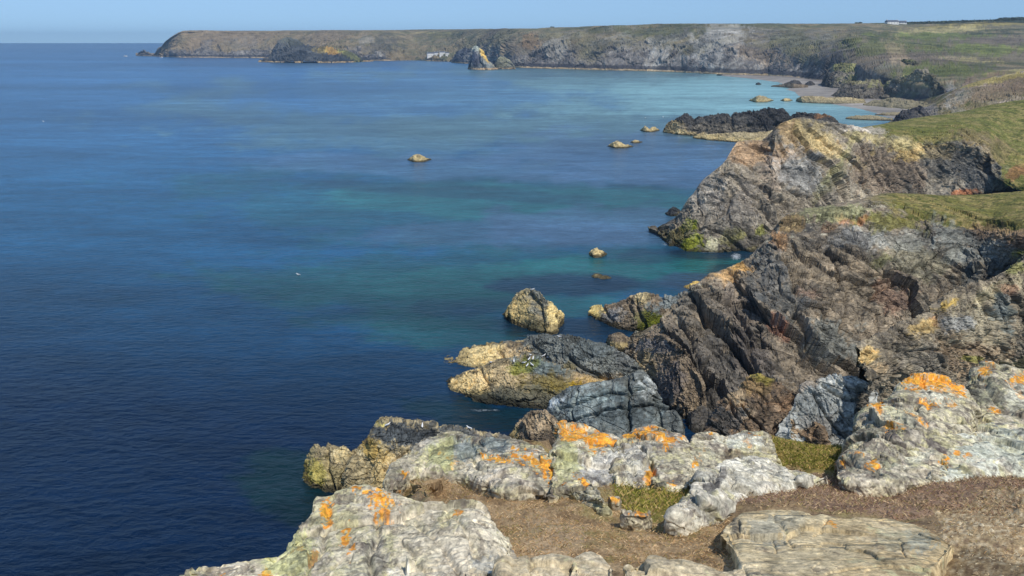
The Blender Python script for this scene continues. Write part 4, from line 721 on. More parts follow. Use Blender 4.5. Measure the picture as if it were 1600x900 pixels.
def foreground_ground():
    ys = [1060, 960, 900, 850, 800, 760, 730, 700, 684]
    edge = {1060: 600, 960: 620, 900: 640, 850: 650, 800: 640, 760: 630, 730: 680, 700: 790, 684: 840}
    ROCKS = [[(300, 1100), (540, 750), (640, 800), (745, 800), (775, 850), (760, 930), (770, 1100)], [(600, 735), (640, 690), (830, 690), (900, 745), (830, 735), (770, 770), (690, 738), (640, 742)], [(1330, 560), (1640, 560), (1640, 712), (1500, 722), (1320, 735)], [(860, 650), (1060, 650), (1075, 735), (960, 752), (880, 720)], [(1080, 785), (1110, 735), (1150, 720), (1240, 735), (1150, 752), (1100, 792)], [(1175, 820), (1200, 806), (1300, 824), (1430, 832), (1462, 850), (1440, 900), (1400, 1100), (1190, 1100)]]
    def sink(A):
        px, py = proj(A); m = np.zeros(px.shape)
        for poly in ROCKS:
            for ox in (-8, 0, 8):
                for oy in (-4, 0, 4): m += inpoly(px+ox, py+oy, poly)/9.
        A = A.copy(); A[..., 2] -= .32*np.clip(m, 0, 1)*(A[..., 1] > 0); return A
    rows = []
    for y in ys:
        Y = Yg(y); e = edge[y]; xs = [e] + list(np.linspace(e+60, 1750, 12)); r = []
        p0 = d(e, y, Y); r += [p0+np.array([-18, 9, -46.5+0]), p0+np.array([-3, 1.5, -5.5])]
        for i, x in enumerate(xs):
            p = d(x, y+(9*math.sin(x*.031)+6*math.sin(x*.083+1) if y < 690 else 0), Y); p[2] -= .12*(1 if y < 700 else .4)
            if x > 1320 and y < 740: p[2] += 0.0
            r.append(p)
        rows.append(r)
    last = rows[-1]; far = []
    for q, dy, dz in ((.12, 1.2, -1.6), (.5, 6, -12), (1, 24, -43)):
        far.append([np.array([p[0]*(1+.05*q), p[1]+dy, max(p[2]+dz, -4)]) for p in last])
    far2 = rows + far
    near = [[np.array([p[0], p[1]-4.0, 43.3 if i > 1 else p[2]]) for i, p in enumerate(rows[0])]]
    allr = near+far2
    def cf(col, P, N, px, py, RV, CU):
        f = fbm(P/.5, 5, 700, gain=.6); g = fbm(P/.11, 4, 701); k = fbm(P/.03, 3, 702)
        c = np.broadcast_to(S(150, 128, 98), P.shape)*(1+.25*f[:, None]); c = mix(c, np.broadcast_to(S(120, 100, 78), P.shape), sst(0, .6, g))
        def lay(c, poly, colr, sd, wob=14., a=1.):
            m = softpoly(px, py, poly, sd, wob)*a; return mix(c, colr, m)
        c = lay(c, P_DRY, mix(np.broadcast_to(S(176, 150, 114), P.shape), np.broadcast_to(S(140, 116, 86), P.shape), sst(-.2, .5, g)), 710)
        c = mix(c, np.broadcast_to(S(146, 136, 84), P.shape), sst(.15, .5, fbm(P/.35+3, 4, 733))*.55)
        c = lay(c, P_SOIL, np.broadcast_to(S(184, 160, 128), P.shape)*(1+.1*g[:, None]), 712, 26, .6)
        c = lay(c, P_HEATH, mix(np.broadcast_to(S(160, 134, 110), P.shape), np.broadcast_to(S(128, 104, 86), P.shape), sst(-.2, .5, g)), 714)
        c = lay(c, P_GREEN1, mix(np.broadcast_to(S(144, 134, 74), P.shape), np.broadcast_to(S(112, 108, 58), P.shape), sst(-.2, .5, g)), 716)
        c = lay(c, P_GREEN2, mix(np.broadcast_to(S(152, 134, 78), P.shape), np.broadcast_to(S(118, 110, 60), P.shape), sst(-.2, .5, g)), 718)
        gr = mix(np.broadcast_to(S(180, 156, 118), P.shape), np.broadcast_to(S(204, 186, 152), P.shape), sst(.1, .5, k)); gr = mix(gr, np.broadcast_to(S(140, 118, 92), P.shape), sst(.1, .6, -k+g*.4))
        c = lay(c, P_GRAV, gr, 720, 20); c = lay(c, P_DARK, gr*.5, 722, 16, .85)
        return c*(1+.05*k)[:, None]
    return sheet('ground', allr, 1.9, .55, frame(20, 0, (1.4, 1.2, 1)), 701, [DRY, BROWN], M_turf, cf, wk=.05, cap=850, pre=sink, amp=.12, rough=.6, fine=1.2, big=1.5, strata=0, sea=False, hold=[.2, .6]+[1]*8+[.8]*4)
FG_O, FG_Q = foreground_ground()

LICH = (S(110, 102, 92), S(164, 156, 134), S(196, 186, 156), S(212, 202, 174))
PINKP = (S(150, 138, 116), S(190, 174, 142), S(204, 188, 154), S(212, 198, 168))
YG = S(176, 178, 118)
def lichen_fn(seed, orange=.0, crust=.5, dark=.5, L=.5, pale=1.):
    def f(col, P, N, px, py):
        up = N[:, 2]
        def _blk(sl):
            q = P[sl]; q = q*np.array([1, .42, 1]); a = fbm(q/(L*.9), 5, seed, gain=.6); b = fbm(q/(L*.28), 5, seed+7, gain=.65); c = fbm(q/(L*.1), 4, seed+15, gain=.6)
            m = sst(.05, .3, b+.35*a+.25*c-.35+crust*.7); col[sl] = mix(col[sl], np.broadcast_to(S(198, 190, 146), q.shape)*(1+.15*c[:, None]), m*.75)
            m = sst(.18, .3, fbm(q/(L*.42)+9, 5, seed+21, gain=.6)-.02); col[sl] = mix(col[sl], np.broadcast_to(S(216, 204, 182), q.shape), m*.5*pale)
            m = sst(.0, .22, fbm(q/(L*.22)+5, 5, seed+33, gain=.7)-.42+dark*.55); col[sl] = mix(col[sl], np.broadcast_to(S(96, 84, 80), q.shape), m*.6)
            m = sst(.22, .34, fbm(q/(L*.07)+5, 4, seed+39, gain=.7)-.1); col[sl] = mix(col[sl], np.broadcast_to(S(80, 70, 64), q.shape), m*.5*min(1, .2+dark*2))
            if orange:
                m = sst(.0, .16, a*.8+b*.6+c*.3-.75+orange*.7 + (up[sl]-.6)*.3); col[sl] = mix(col[sl], mix(np.broadcast_to(S(232, 150, 30), q.shape), np.broadcast_to(S(214, 118, 30), q.shape), sst(-.2, .4, c)), m*.9)
        par(len(P), _blk)
        return col
    return f
OR = S(238, 178, 62); OR2 = S(226, 148, 56)
def osplat(col, P, px, py, items, seed, L=.12):
    """orange lichen rosettes: broken-up patches with crisp lobed edges"""
    for k, (cx, cy, rx, ry, rot) in enumerate(items):
        a = radians(rot); dx = px-cx; dy = py-cy; m = (np.hypot(dx, dy) < 2.2*max(rx, ry)); q = P[m]
        x = (dx[m]*math.cos(a)+dy[m]*math.sin(a))/rx; y = (-dx[m]*math.sin(a)+dy[m]*math.cos(a))/ry
        q = q*np.array([1, .45, 1]); f = fbm(q/L, 5, seed+k, gain=.7); g = fbm(q/(L*.3), 4, seed+50+k, gain=.65); r = np.hypot(x, y)
        t = sst(.0, .12, .80-np.maximum(r, .3)+f*1.0+g*.85)*.95
        c = mix(np.broadcast_to(OR, q.shape), np.broadcast_to(OR2, q.shape), sst(-.3, .5, g))
        col[m] = mix(col[m], c, t)
    return col
def fg(label, cols, T, seed, oranges=(), pal=LICH, crust=.5, dark=.5, orange=0., L=.5, pale=1., **k):
    lf = lichen_fn(seed, orange, crust, dark, pale=pale)
    def cf(col, P, N, px, py):
        col = lf(col, P, N, px, py)
        if oranges: col = osplat(col, P, px, py, oranges, seed)
        return col
    a = dict(step=1.25, Yf=Yg, L=L, seed=seed, pal=pal, mat=M_near, sea=False, colfn=cf, backdrop=.9, amp=.34, big=.35, v1k=.5, rough=.8, fine=1.0, topfrac=.55, follow=.55, M=frame(35, 25, (1.7, 1.2, .7)), wsc=9)
    a.update(k)
    return rock(label, 'lichen rock', cols, T, name='rock_outcrop', group='lichen-covered outcrops on the cliff top', **a)
fg('large pale outcrop at the lower left, one big orange lichen patch near its peak',
   [(282, 897, 935), (306, 874, 935), (335, 865, 935), (370, 858, 935), (404, 856, 935), (434, 850, 935), (455, 826, 935), (478, 800, 935), (494, 776, 935), (515, 770, 935), (545, 757, 935), (580, 762, 935), (612, 772, 935), (645, 782, 935), (690, 784, 935), (735, 780, 935), (762, 792, 915), (784, 818, 900), (800, 842, 885), (806, 858, 880)], 2.6, 801,
   oranges=[(588, 776, 36, 12, 14), (600, 790, 14, 12, 40), (510, 790, 10, 14, 10), (540, 822, 10, 18, 0), (468, 838, 10, 6, 0), (488, 843, 10, 6, -20), (414, 880, 8, 16, 0), (465, 890, 14, 9, 0), (350, 893, 12, 7, 0), (324, 897, 10, 5, 0), (550, 833, 8, 6, 0), (716, 788, 6, 3, 0)],
   splats=[(690, 840, 80, 60, 20, S(204, 192, 168), .6), (740, 870, 50, 30, 0, S(206, 194, 170), .55), (585, 850, 16, 50, 10, S(130, 126, 118), .6), (770, 862, 24, 20, 0, S(138, 142, 140), .6), (480, 870, 30, 40, 0, S(128, 122, 116), .5), (560, 880, 30, 20, 0, S(190, 184, 164), .5), (450, 850, 40, 20, -30, YG, .6), (620, 880, 16, 20, 0, S(206, 200, 184), .7)],
   L=.8, crust=.55, dark=.45, amp=.22, creases=[([(590, 800), (576, 850), (585, 905)], 5, 0.033), ([(650, 800), (700, 840), (725, 890)], 4, 0.028), ([(700, 786), (740, 830), (770, 860)], 3, 0.022), ([(520, 780), (500, 830), (470, 880)], 5, 0.028), ([(640, 850), (690, 866), (740, 905)], 3, 0.017)], wsc=16)
fg('broad outcrop with blue-grey stains and a heavy orange lichen band, behind the first dry turf',
   [(592, 772, 776), (606, 745, 768), (625, 715, 757), (642, 694, 748), (662, 680, 744), (690, 673, 744), (718, 674, 747), (745, 684, 756), (775, 688, 768), (806, 688, 773), (832, 696, 772), (858, 712, 770), (882, 722, 772), (905, 738, 778), (928, 760, 786), (945, 775, 792)], 2.4, 811,
   oranges=[(835, 724, 34, 12, 28), (862, 735, 18, 9, 30), (775, 713, 18, 6, 12), (792, 720, 12, 6, 20), (706, 716, 9, 8, 30), (688, 704, 6, 4, 0), (890, 736, 16, 6, 30), (908, 748, 12, 5, 35), (632, 742, 5, 4, 0), (618, 768, 6, 4, 0), (802, 698, 6, 3, 0)],
   splats=[(725, 700, 20, 14, 0, S(132, 142, 138), .8), (770, 694, 26, 10, 0, S(136, 146, 142), .8), (690, 710, 22, 20, 0, YG*1.1, .6), (745, 730, 36, 14, 15, S(208, 196, 172), .6), (780, 745, 30, 14, 0, S(208, 196, 176), .5), (660, 690, 24, 10, -20, S(150, 148, 140), .5)], L=.75, amp=.22, crust=.55, dark=.4,
   creases=[([(672, 700), (664, 730), (676, 760)], 4, 0.028), ([(735, 690), (742, 720), (790, 745)], 3, 0.028), ([(626, 726), (646, 750)], 3, 0.022)])
fg('upright slab with a vivid orange top at the left of the middle outcrop', [(862, 700, 775), (870, 675, 772), (880, 664, 768), (905, 663, 764), (930, 671, 762), (955, 681, 762), (972, 690, 762), (985, 705, 762), (992, 730, 764), (996, 752, 768)], 1.6, 821,
   oranges=[(908, 678, 34, 11, 12), (925, 694, 18, 12, 30), (950, 690, 18, 6, 10), (890, 684, 14, 8, 0), (975, 720, 5, 3, 0)], splats=[(950, 728, 34, 18, 0, S(192, 190, 182), .6), (885, 720, 18, 26, 0, YG, .5), (935, 745, 30, 10, 0, S(150, 148, 146), .5)], L=.5, amp=.25, crust=.5,
   creases=[([(910, 712), (950, 716), (980, 745)], 3, 0.033), ([(900, 700), (930, 712)], 3, 0.022), ([(958, 690), (962, 712), (985, 726)], 3, 0.028)])
fg('split block with orange crest and a narrow dark cleft, centre of the middle outcrop', [(962, 700, 764), (968, 690, 764), (986, 676, 764), (1000, 668, 764), (1020, 664, 764), (1042, 670, 764), (1062, 678, 764), (1075, 688, 764), (1080, 706, 764), (1078, 738, 765)], 1.4, 831,
   oranges=[(1010, 676, 24, 8, 0), (1036, 684, 20, 12, 30), (1042, 698, 8, 12, 20), (1066, 684, 8, 4, 0), (1018, 736, 6, 12, 10), (1013, 746, 5, 8, 0), (985, 682, 8, 5, 0)], splats=[(1000, 712, 26, 18, 0, S(178, 174, 164), .6), (990, 740, 16, 14, 0, S(196, 192, 176), .5)], L=.45, amp=.26,
   creases=[([(1002, 700), (1014, 722), (1030, 758)], 3.5, 0.088), ([(968, 698), (978, 722), (990, 740)], 3, 0.033)])
fg('small round boulder right of the dark cleft', [(1020, 745, 764), (1024, 730, 764), (1034, 721, 766), (1050, 722, 768), (1064, 730, 768), (1072, 742, 767), (1074, 754, 766)], .8, 841, oranges=[(1052, 752, 7, 7, 0), (1048, 734, 6, 3, 0), (1040, 742, 4, 3, 0)], splats=[(1048, 740, 20, 12, 0, S(186, 186, 166), .5)], L=.3)
fg('knobbly pale rocks at the right end of the middle outcrop', [(1068, 705, 758), (1080, 690, 756), (1096, 680, 752), (1112, 676, 748), (1130, 680, 746), (1146, 678, 744), (1165, 674, 740), (1185, 674, 736), (1202, 680, 734), (1216, 690, 732)], 1.3, 851,
   oranges=[(1112, 678, 6, 4, 0), (1090, 722, 8, 7, 0), (1078, 728, 6, 5, 0), (1184, 682, 9, 3, 10), (1168, 696, 9, 4, 30), (1100, 704, 5, 5, 0), (1062, 708, 5, 5, 0)], splats=[(1160, 690, 30, 10, 0, S(196, 198, 186), .5), (1100, 712, 30, 8, 0, S(180, 176, 150), .5), (1140, 710, 16, 8, 0, S(110, 90, 70), .6)], L=.35, amp=.3)
fg('smooth cream rock shaped like a whale, between the two green patches', [(1052, 812, 816), (1060, 797, 816), (1072, 780, 815), (1086, 760, 812), (1098, 742, 806), (1112, 730, 800), (1130, 720, 795), (1152, 715, 788), (1180, 716, 780), (1205, 722, 770), (1235, 730, 762), (1262, 738, 756), (1284, 746, 752), (1294, 750, 752)], 1.5, 861,
   oranges=[], pal=(S(150, 146, 134), S(198, 192, 172), S(214, 206, 186), S(218, 212, 194)), crust=.25, dark=.25, splats=[(1112, 762, 14, 8, -60, S(84, 82, 82), .85), (1128, 748, 12, 5, -60, S(96, 92, 90), .7), (1104, 780, 12, 5, -30, S(110, 106, 100), .5), (1180, 735, 60, 12, 10, S(216, 210, 190), .5)], L=.8, amp=.25, rough=.7,  # dark patches paint shadow on the rock's left side
   creases=[([(1108, 752), (1118, 772), (1100, 790)], 3, 0.022)])
fg('small orange-topped stone at the lower edge of the green grass', [(970, 804, 806), (980, 800, 808), (996, 797, 809), (1010, 800, 809), (1018, 805, 808)], .2, 871, oranges=[(992, 799, 18, 4, 4)], L=.15)
fg('tiny orange stone half buried in the dry turf', [(950, 780, 786), (956, 776, 788), (966, 778, 788), (970, 784, 787)], .22, 875, oranges=[(960, 781, 8, 4, 0)], L=.12)
fg('flat sandy-grey slab with a curved crack in front of the purple heath', [(1128, 838, 842), (1142, 816, 862), (1160, 802, 905), (1190, 796, 935), (1220, 795, 935), (1250, 797, 935), (1280, 806, 935), (1310, 812, 935), (1350, 812, 935), (1390, 812, 935), (1430, 818, 935), (1462, 832, 900), (1480, 848, 872), (1490, 860, 864)], .5, 881, follow=.97, bulge=.16,
   pal=(S(164, 144, 108), S(196, 174, 132), S(208, 188, 146), S(216, 198, 160)), oranges=[(1296, 820, 8, 3, 10)], crust=-.15, dark=-.1, pale=.3, splats=[(1200, 825, 30, 16, 0, S(160, 160, 146), .6), (1235, 812, 30, 14, 0, S(206, 196, 166), .6), (1148, 820, 8, 12, 0, S(80, 76, 70), .7), (1300, 850, 60, 20, 30, S(200, 184, 148), .5), (1440, 845, 20, 16, 0, S(170, 174, 158), .6), (1400, 840, 40, 14, 0, S(192, 186, 156), .5), (1250, 880, 60, 20, 0, S(180, 164, 130), .6)], L=.9, amp=.06, rough=.8,
   creases=[([(1208, 800), (1212, 815), (1228, 832), (1240, 845)], 2.5, 0.019), ([(1290, 812), (1282, 828), (1272, 834)], 2.2, 0.019), ([(1205, 838), (1215, 860)], 1.6, 0.017), ([(1405, 846), (1408, 862), (1416, 872)], 1.6, 0.017), ([(1150, 812), (1158, 830), (1200, 840)], 2.4, 0.022)])
fg('low sandy slab at the bottom edge beside the dry turf', [(780, 892, 935), (800, 882, 935), (830, 873, 935), (860, 868, 935), (885, 874, 935), (905, 884, 935), (912, 900, 935)], .9, 891, pal=PINKP, crust=-.1, dark=-.05, pale=.4, L=.5, amp=.18)
fg('narrow sandy stone wedged between the two bottom slabs', [(894, 900, 935), (902, 876, 935), (922, 867, 935), (940, 872, 935), (952, 886, 935), (956, 900, 935)], .7, 895, pal=PINKP, crust=-.1, dark=-.05, pale=.4, L=.4, amp=.18)
fg('sandy slab rising out of the bottom edge in the centre', [(980, 900, 935), (986, 880, 935), (1004, 869, 935), (1030, 872, 935), (1060, 880, 935), (1095, 886, 935), (1130, 892, 935), (1170, 898, 935)], .9, 899, pal=PINKP, crust=-.1, dark=-.05, pale=.4, L=.5, amp=.18)
RK = dict(topfrac=.6)
fg('dome-shaped outcrop crowned with orange lichen, highest on the right', [(1330, 680, 735), (1340, 655, 740), (1356, 640, 745), (1376, 632, 745), (1392, 616, 745), (1408, 598, 745), (1428, 587, 742), (1455, 582, 740), (1480, 586, 738), (1502, 594, 736), (1518, 606, 734), (1526, 624, 732), (1532, 650, 730)], 2.6, 901,
   oranges=[(1440, 598, 34, 10, 0), (1478, 602, 34, 12, 15), (1430, 612, 12, 8, 0), (1500, 615, 12, 8, 0), (1485, 632, 9, 5, 0), (1380, 640, 16, 6, 0), (1378, 652, 6, 7, 0), (1425, 652, 20, 3, 10), (1435, 662, 14, 4, 30), (1390, 672, 14, 5, 0), (1400, 680, 12, 3, 0), (1452, 634, 14, 5, 0), (1500, 598, 14, 6, 0)],
   splats=[(1410, 655, 26, 14, 0, S(196, 194, 168), .5), (1470, 620, 30, 12, 0, S(186, 186, 168), .5), (1362, 680, 14, 16, 0, S(96, 98, 84), .6)], L=.7, amp=.25, crust=.5,
   creases=[([(1390, 640), (1440, 655), (1500, 652)], 3.5, 0.055), ([(1350, 668), (1400, 662), (1432, 672)], 3, 0.044), ([(1440, 590), (1455, 630), (1446, 690)], 3, 0.028), ([(1376, 690), (1420, 694), (1446, 704)], 3, 0.039)])
fg('grey-green shaggy outcrop behind the dome at the right edge', [(1506, 640, 690), (1512, 600, 692), (1518, 582, 694), (1530, 574, 695), (1550, 570, 695), (1570, 572, 695), (1590, 578, 695), (1615, 584, 695), (1660, 590, 695), (1720, 600, 695), (1760, 640, 695)], 2.8, 911,
   oranges=[(1540, 582, 12, 9, 0), (1592, 596, 12, 6, 0), (1596, 614, 12, 6, 20), (1556, 640, 10, 5, 0), (1600, 590, 14, 5, 0)], splats=[(1540, 610, 26, 20, 20, S(104, 108, 92), .6), (1590, 620, 20, 16, 30, S(196, 196, 178), .5), (1520, 612, 12, 16, 0, S(62, 62, 54), .7)], L=.6, amp=.2, crust=.6, dark=.6,  # near-black patch paints the shadow at its left edge
   creases=[([(1520, 590), (1560, 625), (1610, 660)], 6, 0.077), ([(1560, 576), (1590, 606), (1620, 624)], 4, 0.044)])
fg('long pale shelf rock along the right edge in front of the shaggy outcrop', [(1446, 715, 752), (1462, 702, 754), (1480, 684, 754), (1502, 676, 752), (1530, 670, 748), (1560, 668, 744), (1590, 666, 742), (1630, 666, 742), (1700, 668, 742), (1760, 690, 742)], 1.8, 921,
   oranges=[(1476, 724, 8, 6, 0), (1496, 710, 5, 4, 0), (1512, 712, 6, 3, 0), (1534, 661, 8, 4, 0)], pal=(S(120, 120, 112), S(176, 178, 160), S(200, 200, 180), S(206, 204, 186)), splats=[(1464, 700, 14, 18, 0, S(84, 84, 74), .7), (1560, 700, 60, 14, 0, S(196, 198, 178), .5)], L=.7, amp=.2, crust=.5, dark=.35,
   creases=[([(1500, 690), (1560, 684), (1620, 690)], 3, 0.028), ([(1470, 690), (1480, 730)], 3, 0.028)])
fg('low outcrop with rusty orange veins at the foot of the dome', [(1306, 740, 752), (1312, 718, 756), (1324, 702, 758), (1345, 692, 760), (1370, 690, 760), (1396, 694, 760), (1420, 700, 758), (1446, 702, 756), (1468, 706, 754), (1480, 722, 752)], 1.5, 931,
   oranges=[(1350, 711, 22, 3, 5), (1366, 720, 10, 7, 0), (1398, 676, 18, 4, 0), (1316, 722, 4, 7, 0), (1372, 708, 8, 3, 0), (1475, 723, 7, 5, 0)], splats=[(1330, 720, 16, 10, 0, S(120, 120, 112), .5), (1392, 720, 14, 10, 0, S(100, 104, 88), .6), (1430, 715, 24, 12, 0, S(196, 196, 172), .5), (1370, 745, 12, 6, 0, S(44, 42, 36), .7)], L=.45, amp=.28, crust=.5,  # dark patches low on the rock paint the shade there
   creases=[([(1320, 715), (1350, 724), (1376, 745)], 3, 0.044), ([(1400, 700), (1390, 730)], 3, 0.028)])
fg('pale lump between the dome and the long shelf rock', [(1436, 668, 700), (1446, 655, 704), (1466, 648, 706), (1490, 650, 706), (1512, 656, 704), (1524, 664, 700)], 1.0, 941, oranges=[(1500, 652, 8, 4, 0)], L=.35, crust=.4, dark=.3)

# ---- blades, heath sprigs and lichen beards
def blades(name, polys, n, hgt, wid, cols, seed, up=.75, clump=.0, kind='stuff', surf=None, off=0.):
    rng = np.random.default_rng(seed)
    Q = FG_Q.reshape(-1, 3) if surf is None else surf; px, py = proj(Q); m = np.zeros(len(Q))
    for poly, a, sd in polys: m = np.maximum(m, softpoly(px, py, poly, sd)*a)
    if clump:
        m *= np.clip(sst(-.25, .25, fbm(Q/.16, 4, seed))*clump+(1-clump), 0, 1)
    ok = (Q[:, 1] > 2.5)
    # weight by area in metres: sample vertices, weight by distance^2
    w = m*ok*(np.maximum(Q[:, 1], .1)**1.6); w /= w.sum(); idx = rng.choice(len(Q), n, p=w)
    B = Q[idx] + rng.normal(0, 1, (n, 3))*np.array([.02, .03, .0]) + np.array([0, 0, -.004+off])
    a = rng.uniform(0, 2*pi, n); lean = rng.uniform(.15, 1.0, n)*(1.3-up); hh = hgt*rng.uniform(.4, 1.3, n)
    dirv = np.stack([np.cos(a)*lean, np.sin(a)*lean, np.full(n, up)], 1); dirv /= np.linalg.norm(dirv, axis=1, keepdims=True)
    b = rng.uniform(0, 2*pi, n); side = np.stack([np.cos(b), np.sin(b), np.zeros(n)], 1)*wid
    bend = np.stack([np.cos(a), np.sin(a), np.full(n, -.3)], 1)*hh[:, None]*.35
    V = np.stack([B-side, B+side, B+dirv*hh[:, None]*.6+side*.5, B+dirv*hh[:, None]+bend], 1).reshape(-1, 3)
    f = np.arange(n)[:, None]*4; T = np.concatenate([f+np.array([[0, 1, 2]]), f+np.array([[0, 2, 3]])], 1).reshape(-1, 3)
    pa = np.array(cols); ci = rng.integers(0, len(pa), n); c = pa[ci]*rng.uniform(.7, 1.3, (n, 1)); c = np.repeat(c, 4, 0)
    o = link(name, V, T, M_blade, c); tag(o, kind=kind); return o
blades('dry_grass', [(P_DRY, 1, 710), ([(1120, 790), (1640, 700), (1640, 900), (1480, 860), (1400, 800)], .25, 730), ([(1050, 745), (1180, 690), (1200, 735), (1100, 800)], .4, 731)], 170000, .030, .0011, [S(214, 182, 138), S(196, 162, 118), S(168, 136, 98), S(230, 204, 164), S(156, 130, 98), S(160, 148, 92)], 5, up=.5, clump=.6)
blades('green_grass', [(P_GREEN1, 1, 716), (P_GREEN2, 1, 718)], 70000, .05, .0018, [S(156, 156, 72), S(132, 138, 62), S(182, 168, 92), S(214, 190, 126), S(118, 120, 56), S(200, 168, 114)], 6, up=.8, off=.0)
blades('purple_heath', [(P_HEATH, 1, 714)], 90000, .04, .0022, [S(178, 148, 124), S(156, 124, 104), S(196, 168, 136), S(136, 114, 92), S(212, 188, 148), S(156, 142, 96)], 7, up=.5, clump=.35)
def pebbles():
    rng = np.random.default_rng(9); Q = FG_Q.reshape(-1, 3); px, py = proj(Q)
    m = softpoly(px, py, P_GRAV, 720, 20)+.03*softpoly(px, py, P_HEATH, 714); w = m*(Q[:, 1] > 2.5)*np.maximum(Q[:, 1], .1)**1.6; w /= w.sum(); n = 9000
    B = Q[rng.choice(len(Q), n, p=w)]+rng.normal(0, .02, (n, 3))*np.array([1, 1, 0])
    r = .004*rng.pareto(2.2, n).clip(.2, 5)+.003
    base = np.array([[1, 0, 0], [0, 1, 0], [-1, 0, 0], [0, -1, 0], [0, 0, .8], [0, 0, -.6]]); fcs = np.array([[0, 1, 4], [1, 2, 4], [2, 3, 4], [3, 0, 4], [1, 0, 5], [2, 1, 5], [3, 2, 5], [0, 3, 5]])
    V = (B[:, None]+base[None]*r[:, None, None]*rng.uniform(.6, 1.3, (n, 6, 3))).reshape(-1, 3)
    T = (np.arange(n)[:, None, None]*6+fcs[None]).reshape(-1, 3); pa = np.array([S(184, 166, 132), S(156, 138, 110), S(204, 190, 160), S(132, 120, 102)])
    c = np.repeat(pa[rng.integers(0, 4, n)], 6, 0); tag(link('gravel', V, T, M_blade, c), kind='stuff')
pebbles()

# ------------------------------------------------------------------ sea haze
def haze():
    me = bpy.data.meshes.new('haze'); x0, x1, y0, y1, z0, z1 = -9000., 9000., -300., 9000., -8., 135.
    v = [(x0, y0, z0), (x1, y0, z0), (x1, y1, z0), (x0, y1, z0), (x0, y0, z1), (x1, y0, z1), (x1, y1, z1), (x0, y1, z1)]
    me.from_pydata(v, [], [(3, 2, 1, 0), (4, 5, 6, 7), (0, 1, 5, 4), (1, 2, 6, 5), (2, 3, 7, 6), (3, 0, 4, 7)])
    m = bpy.data.materials.new('haze'); m.use_nodes = True; n = m.node_tree; n.nodes.clear(); o_ = n.nodes.new('ShaderNodeOutputMaterial'); v_ = n.nodes.new('ShaderNodeVolumePrincipled')
    v_.inputs['Color'].default_value = (.48, .72, 1.0, 1); v_.inputs['Density'].default_value = 9e-5; v_.inputs['Anisotropy'].default_value = .2
    n.links.new(v_.outputs[0], o_.inputs['Volume']); me.materials.append(m)
    o = bpy.data.objects.new('haze', me); C.collection.objects.link(o); tag(o, kind='stuff')
haze()

# ------------------------------------------------------------------ small things: houses, hedge, gulls, boats
def box(x0, x1, y0, y1, z0, z1):
    v = [(x0, y0, z0), (x1, y0, z0), (x1, y1, z0), (x0, y1, z0), (x0, y0, z1), (x1, y0, z1), (x1, y1, z1), (x0, y1, z1)]
    return v, [(3, 2, 1, 0), (4, 5, 6, 7), (0, 1, 5, 4), (1, 2, 6, 5), (2, 3, 7, 6), (3, 0, 4, 7)]
def pymesh(name, v, f, mat, parent=None):
    me = bpy.data.meshes.new(name); me.from_pydata(v, [], f); me.materials.append(mat); me.update()
    o = bpy.data.objects.new(name, me); C.collection.objects.link(o); o.parent = parent; return o
def house(loc, w, dpt, hw, hr, label, rz=0, nwin=4, chim=True, group=None):
    r = bpy.data.objects.new('house', None); C.collection.objects.link(r); r.location = loc; r.rotation_euler = (0, 0, rz); tag(r, label, 'house', group)
    v, f = box(-w/2, w/2, -dpt/2, dpt/2, -6, hw); pymesh('wall', v, f, M_white, r)
    e = .4; rv = [(-w/2-e, -dpt/2-e, hw+.003), (w/2+e, -dpt/2-e, hw+.003), (w/2+e, dpt/2+e, hw+.003), (-w/2-e, dpt/2+e, hw+.003), (-w/2-e, 0, hw+hr), (w/2+e, 0, hw+hr)]
    ro = pymesh('roof', rv, [(0, 1, 5, 4), (2, 3, 4, 5), (1, 2, 5), (3, 0, 4), (3, 2, 1, 0)], M_slate, r)
    if chim:
        for s_ in (-1, 1):
            v, f = box(s_*(w/2-1)-.5, s_*(w/2-1)+.5, -.5, .5, hw+hr*.5, hw+hr+1.2); pymesh('chimney', v, f, M_white, ro)
    for k in range(nwin):
        x = -w/2+w*(k+.5)/nwin; v, f = box(x-.55, x+.55, -dpt/2-.06, -dpt/2+.1, 1.0, 2.3)
        pymesh('window' if k != nwin//2 else 'door', v, f, M_glass, r)
bpy.context.view_layer.update()
def surf(px, py, up=0):
    dg = bpy.context.evaluated_depsgraph_get(); o0 = Vector((0, 0, H)); dr = (Vector(d(px, py, 50.))-o0).normalized(); off = 0
    loc = o0
    for _ in range(6):
        ok, loc, nrm, idx, ob, mt = C.ray_cast(dg, loc+dr*.01, dr, distance=9000)
        if not ok: return d(px, py, 2200)
        if not ob.name.startswith('haze'): return loc
p = surf(674, 87.6); house(tuple(p), 22, 9, 6.5, 3.2, 'long white cottage nearest the beach at the foot of the far cliffs', .25, 5)
p = surf(682, 86.4); house(tuple(p), 10, 8, 6.0, 3.0, 'small white house between the long cottage and the upper one', -.1, 3)
p = surf(691, 85.6); house(tuple(p), 14, 9, 6.0, 2.8, 'white cottage with the pale gable, highest of the cove hamlet', .1, 4)
p = surf(699, 85.8); house(tuple(p), 9, 7, 4.8, 2.2, 'tiny white outbuilding at the right end of the cove hamlet', 0, 2, False)
p = surf(1393, 37.4); k_ = p[1]/1500; house(tuple(p), 17*k_, 11*k_, 3.0*k_, 2.6*k_, 'wide white house with a grey hipped roof on the skyline', .05, 4)
p = surf(1409, 37.2); house(tuple(p), 12*k_, 9*k_, 1.6*k_, 3.0*k_, 'second skyline house, mostly grey roof, right of the wide one', -.1, 3)
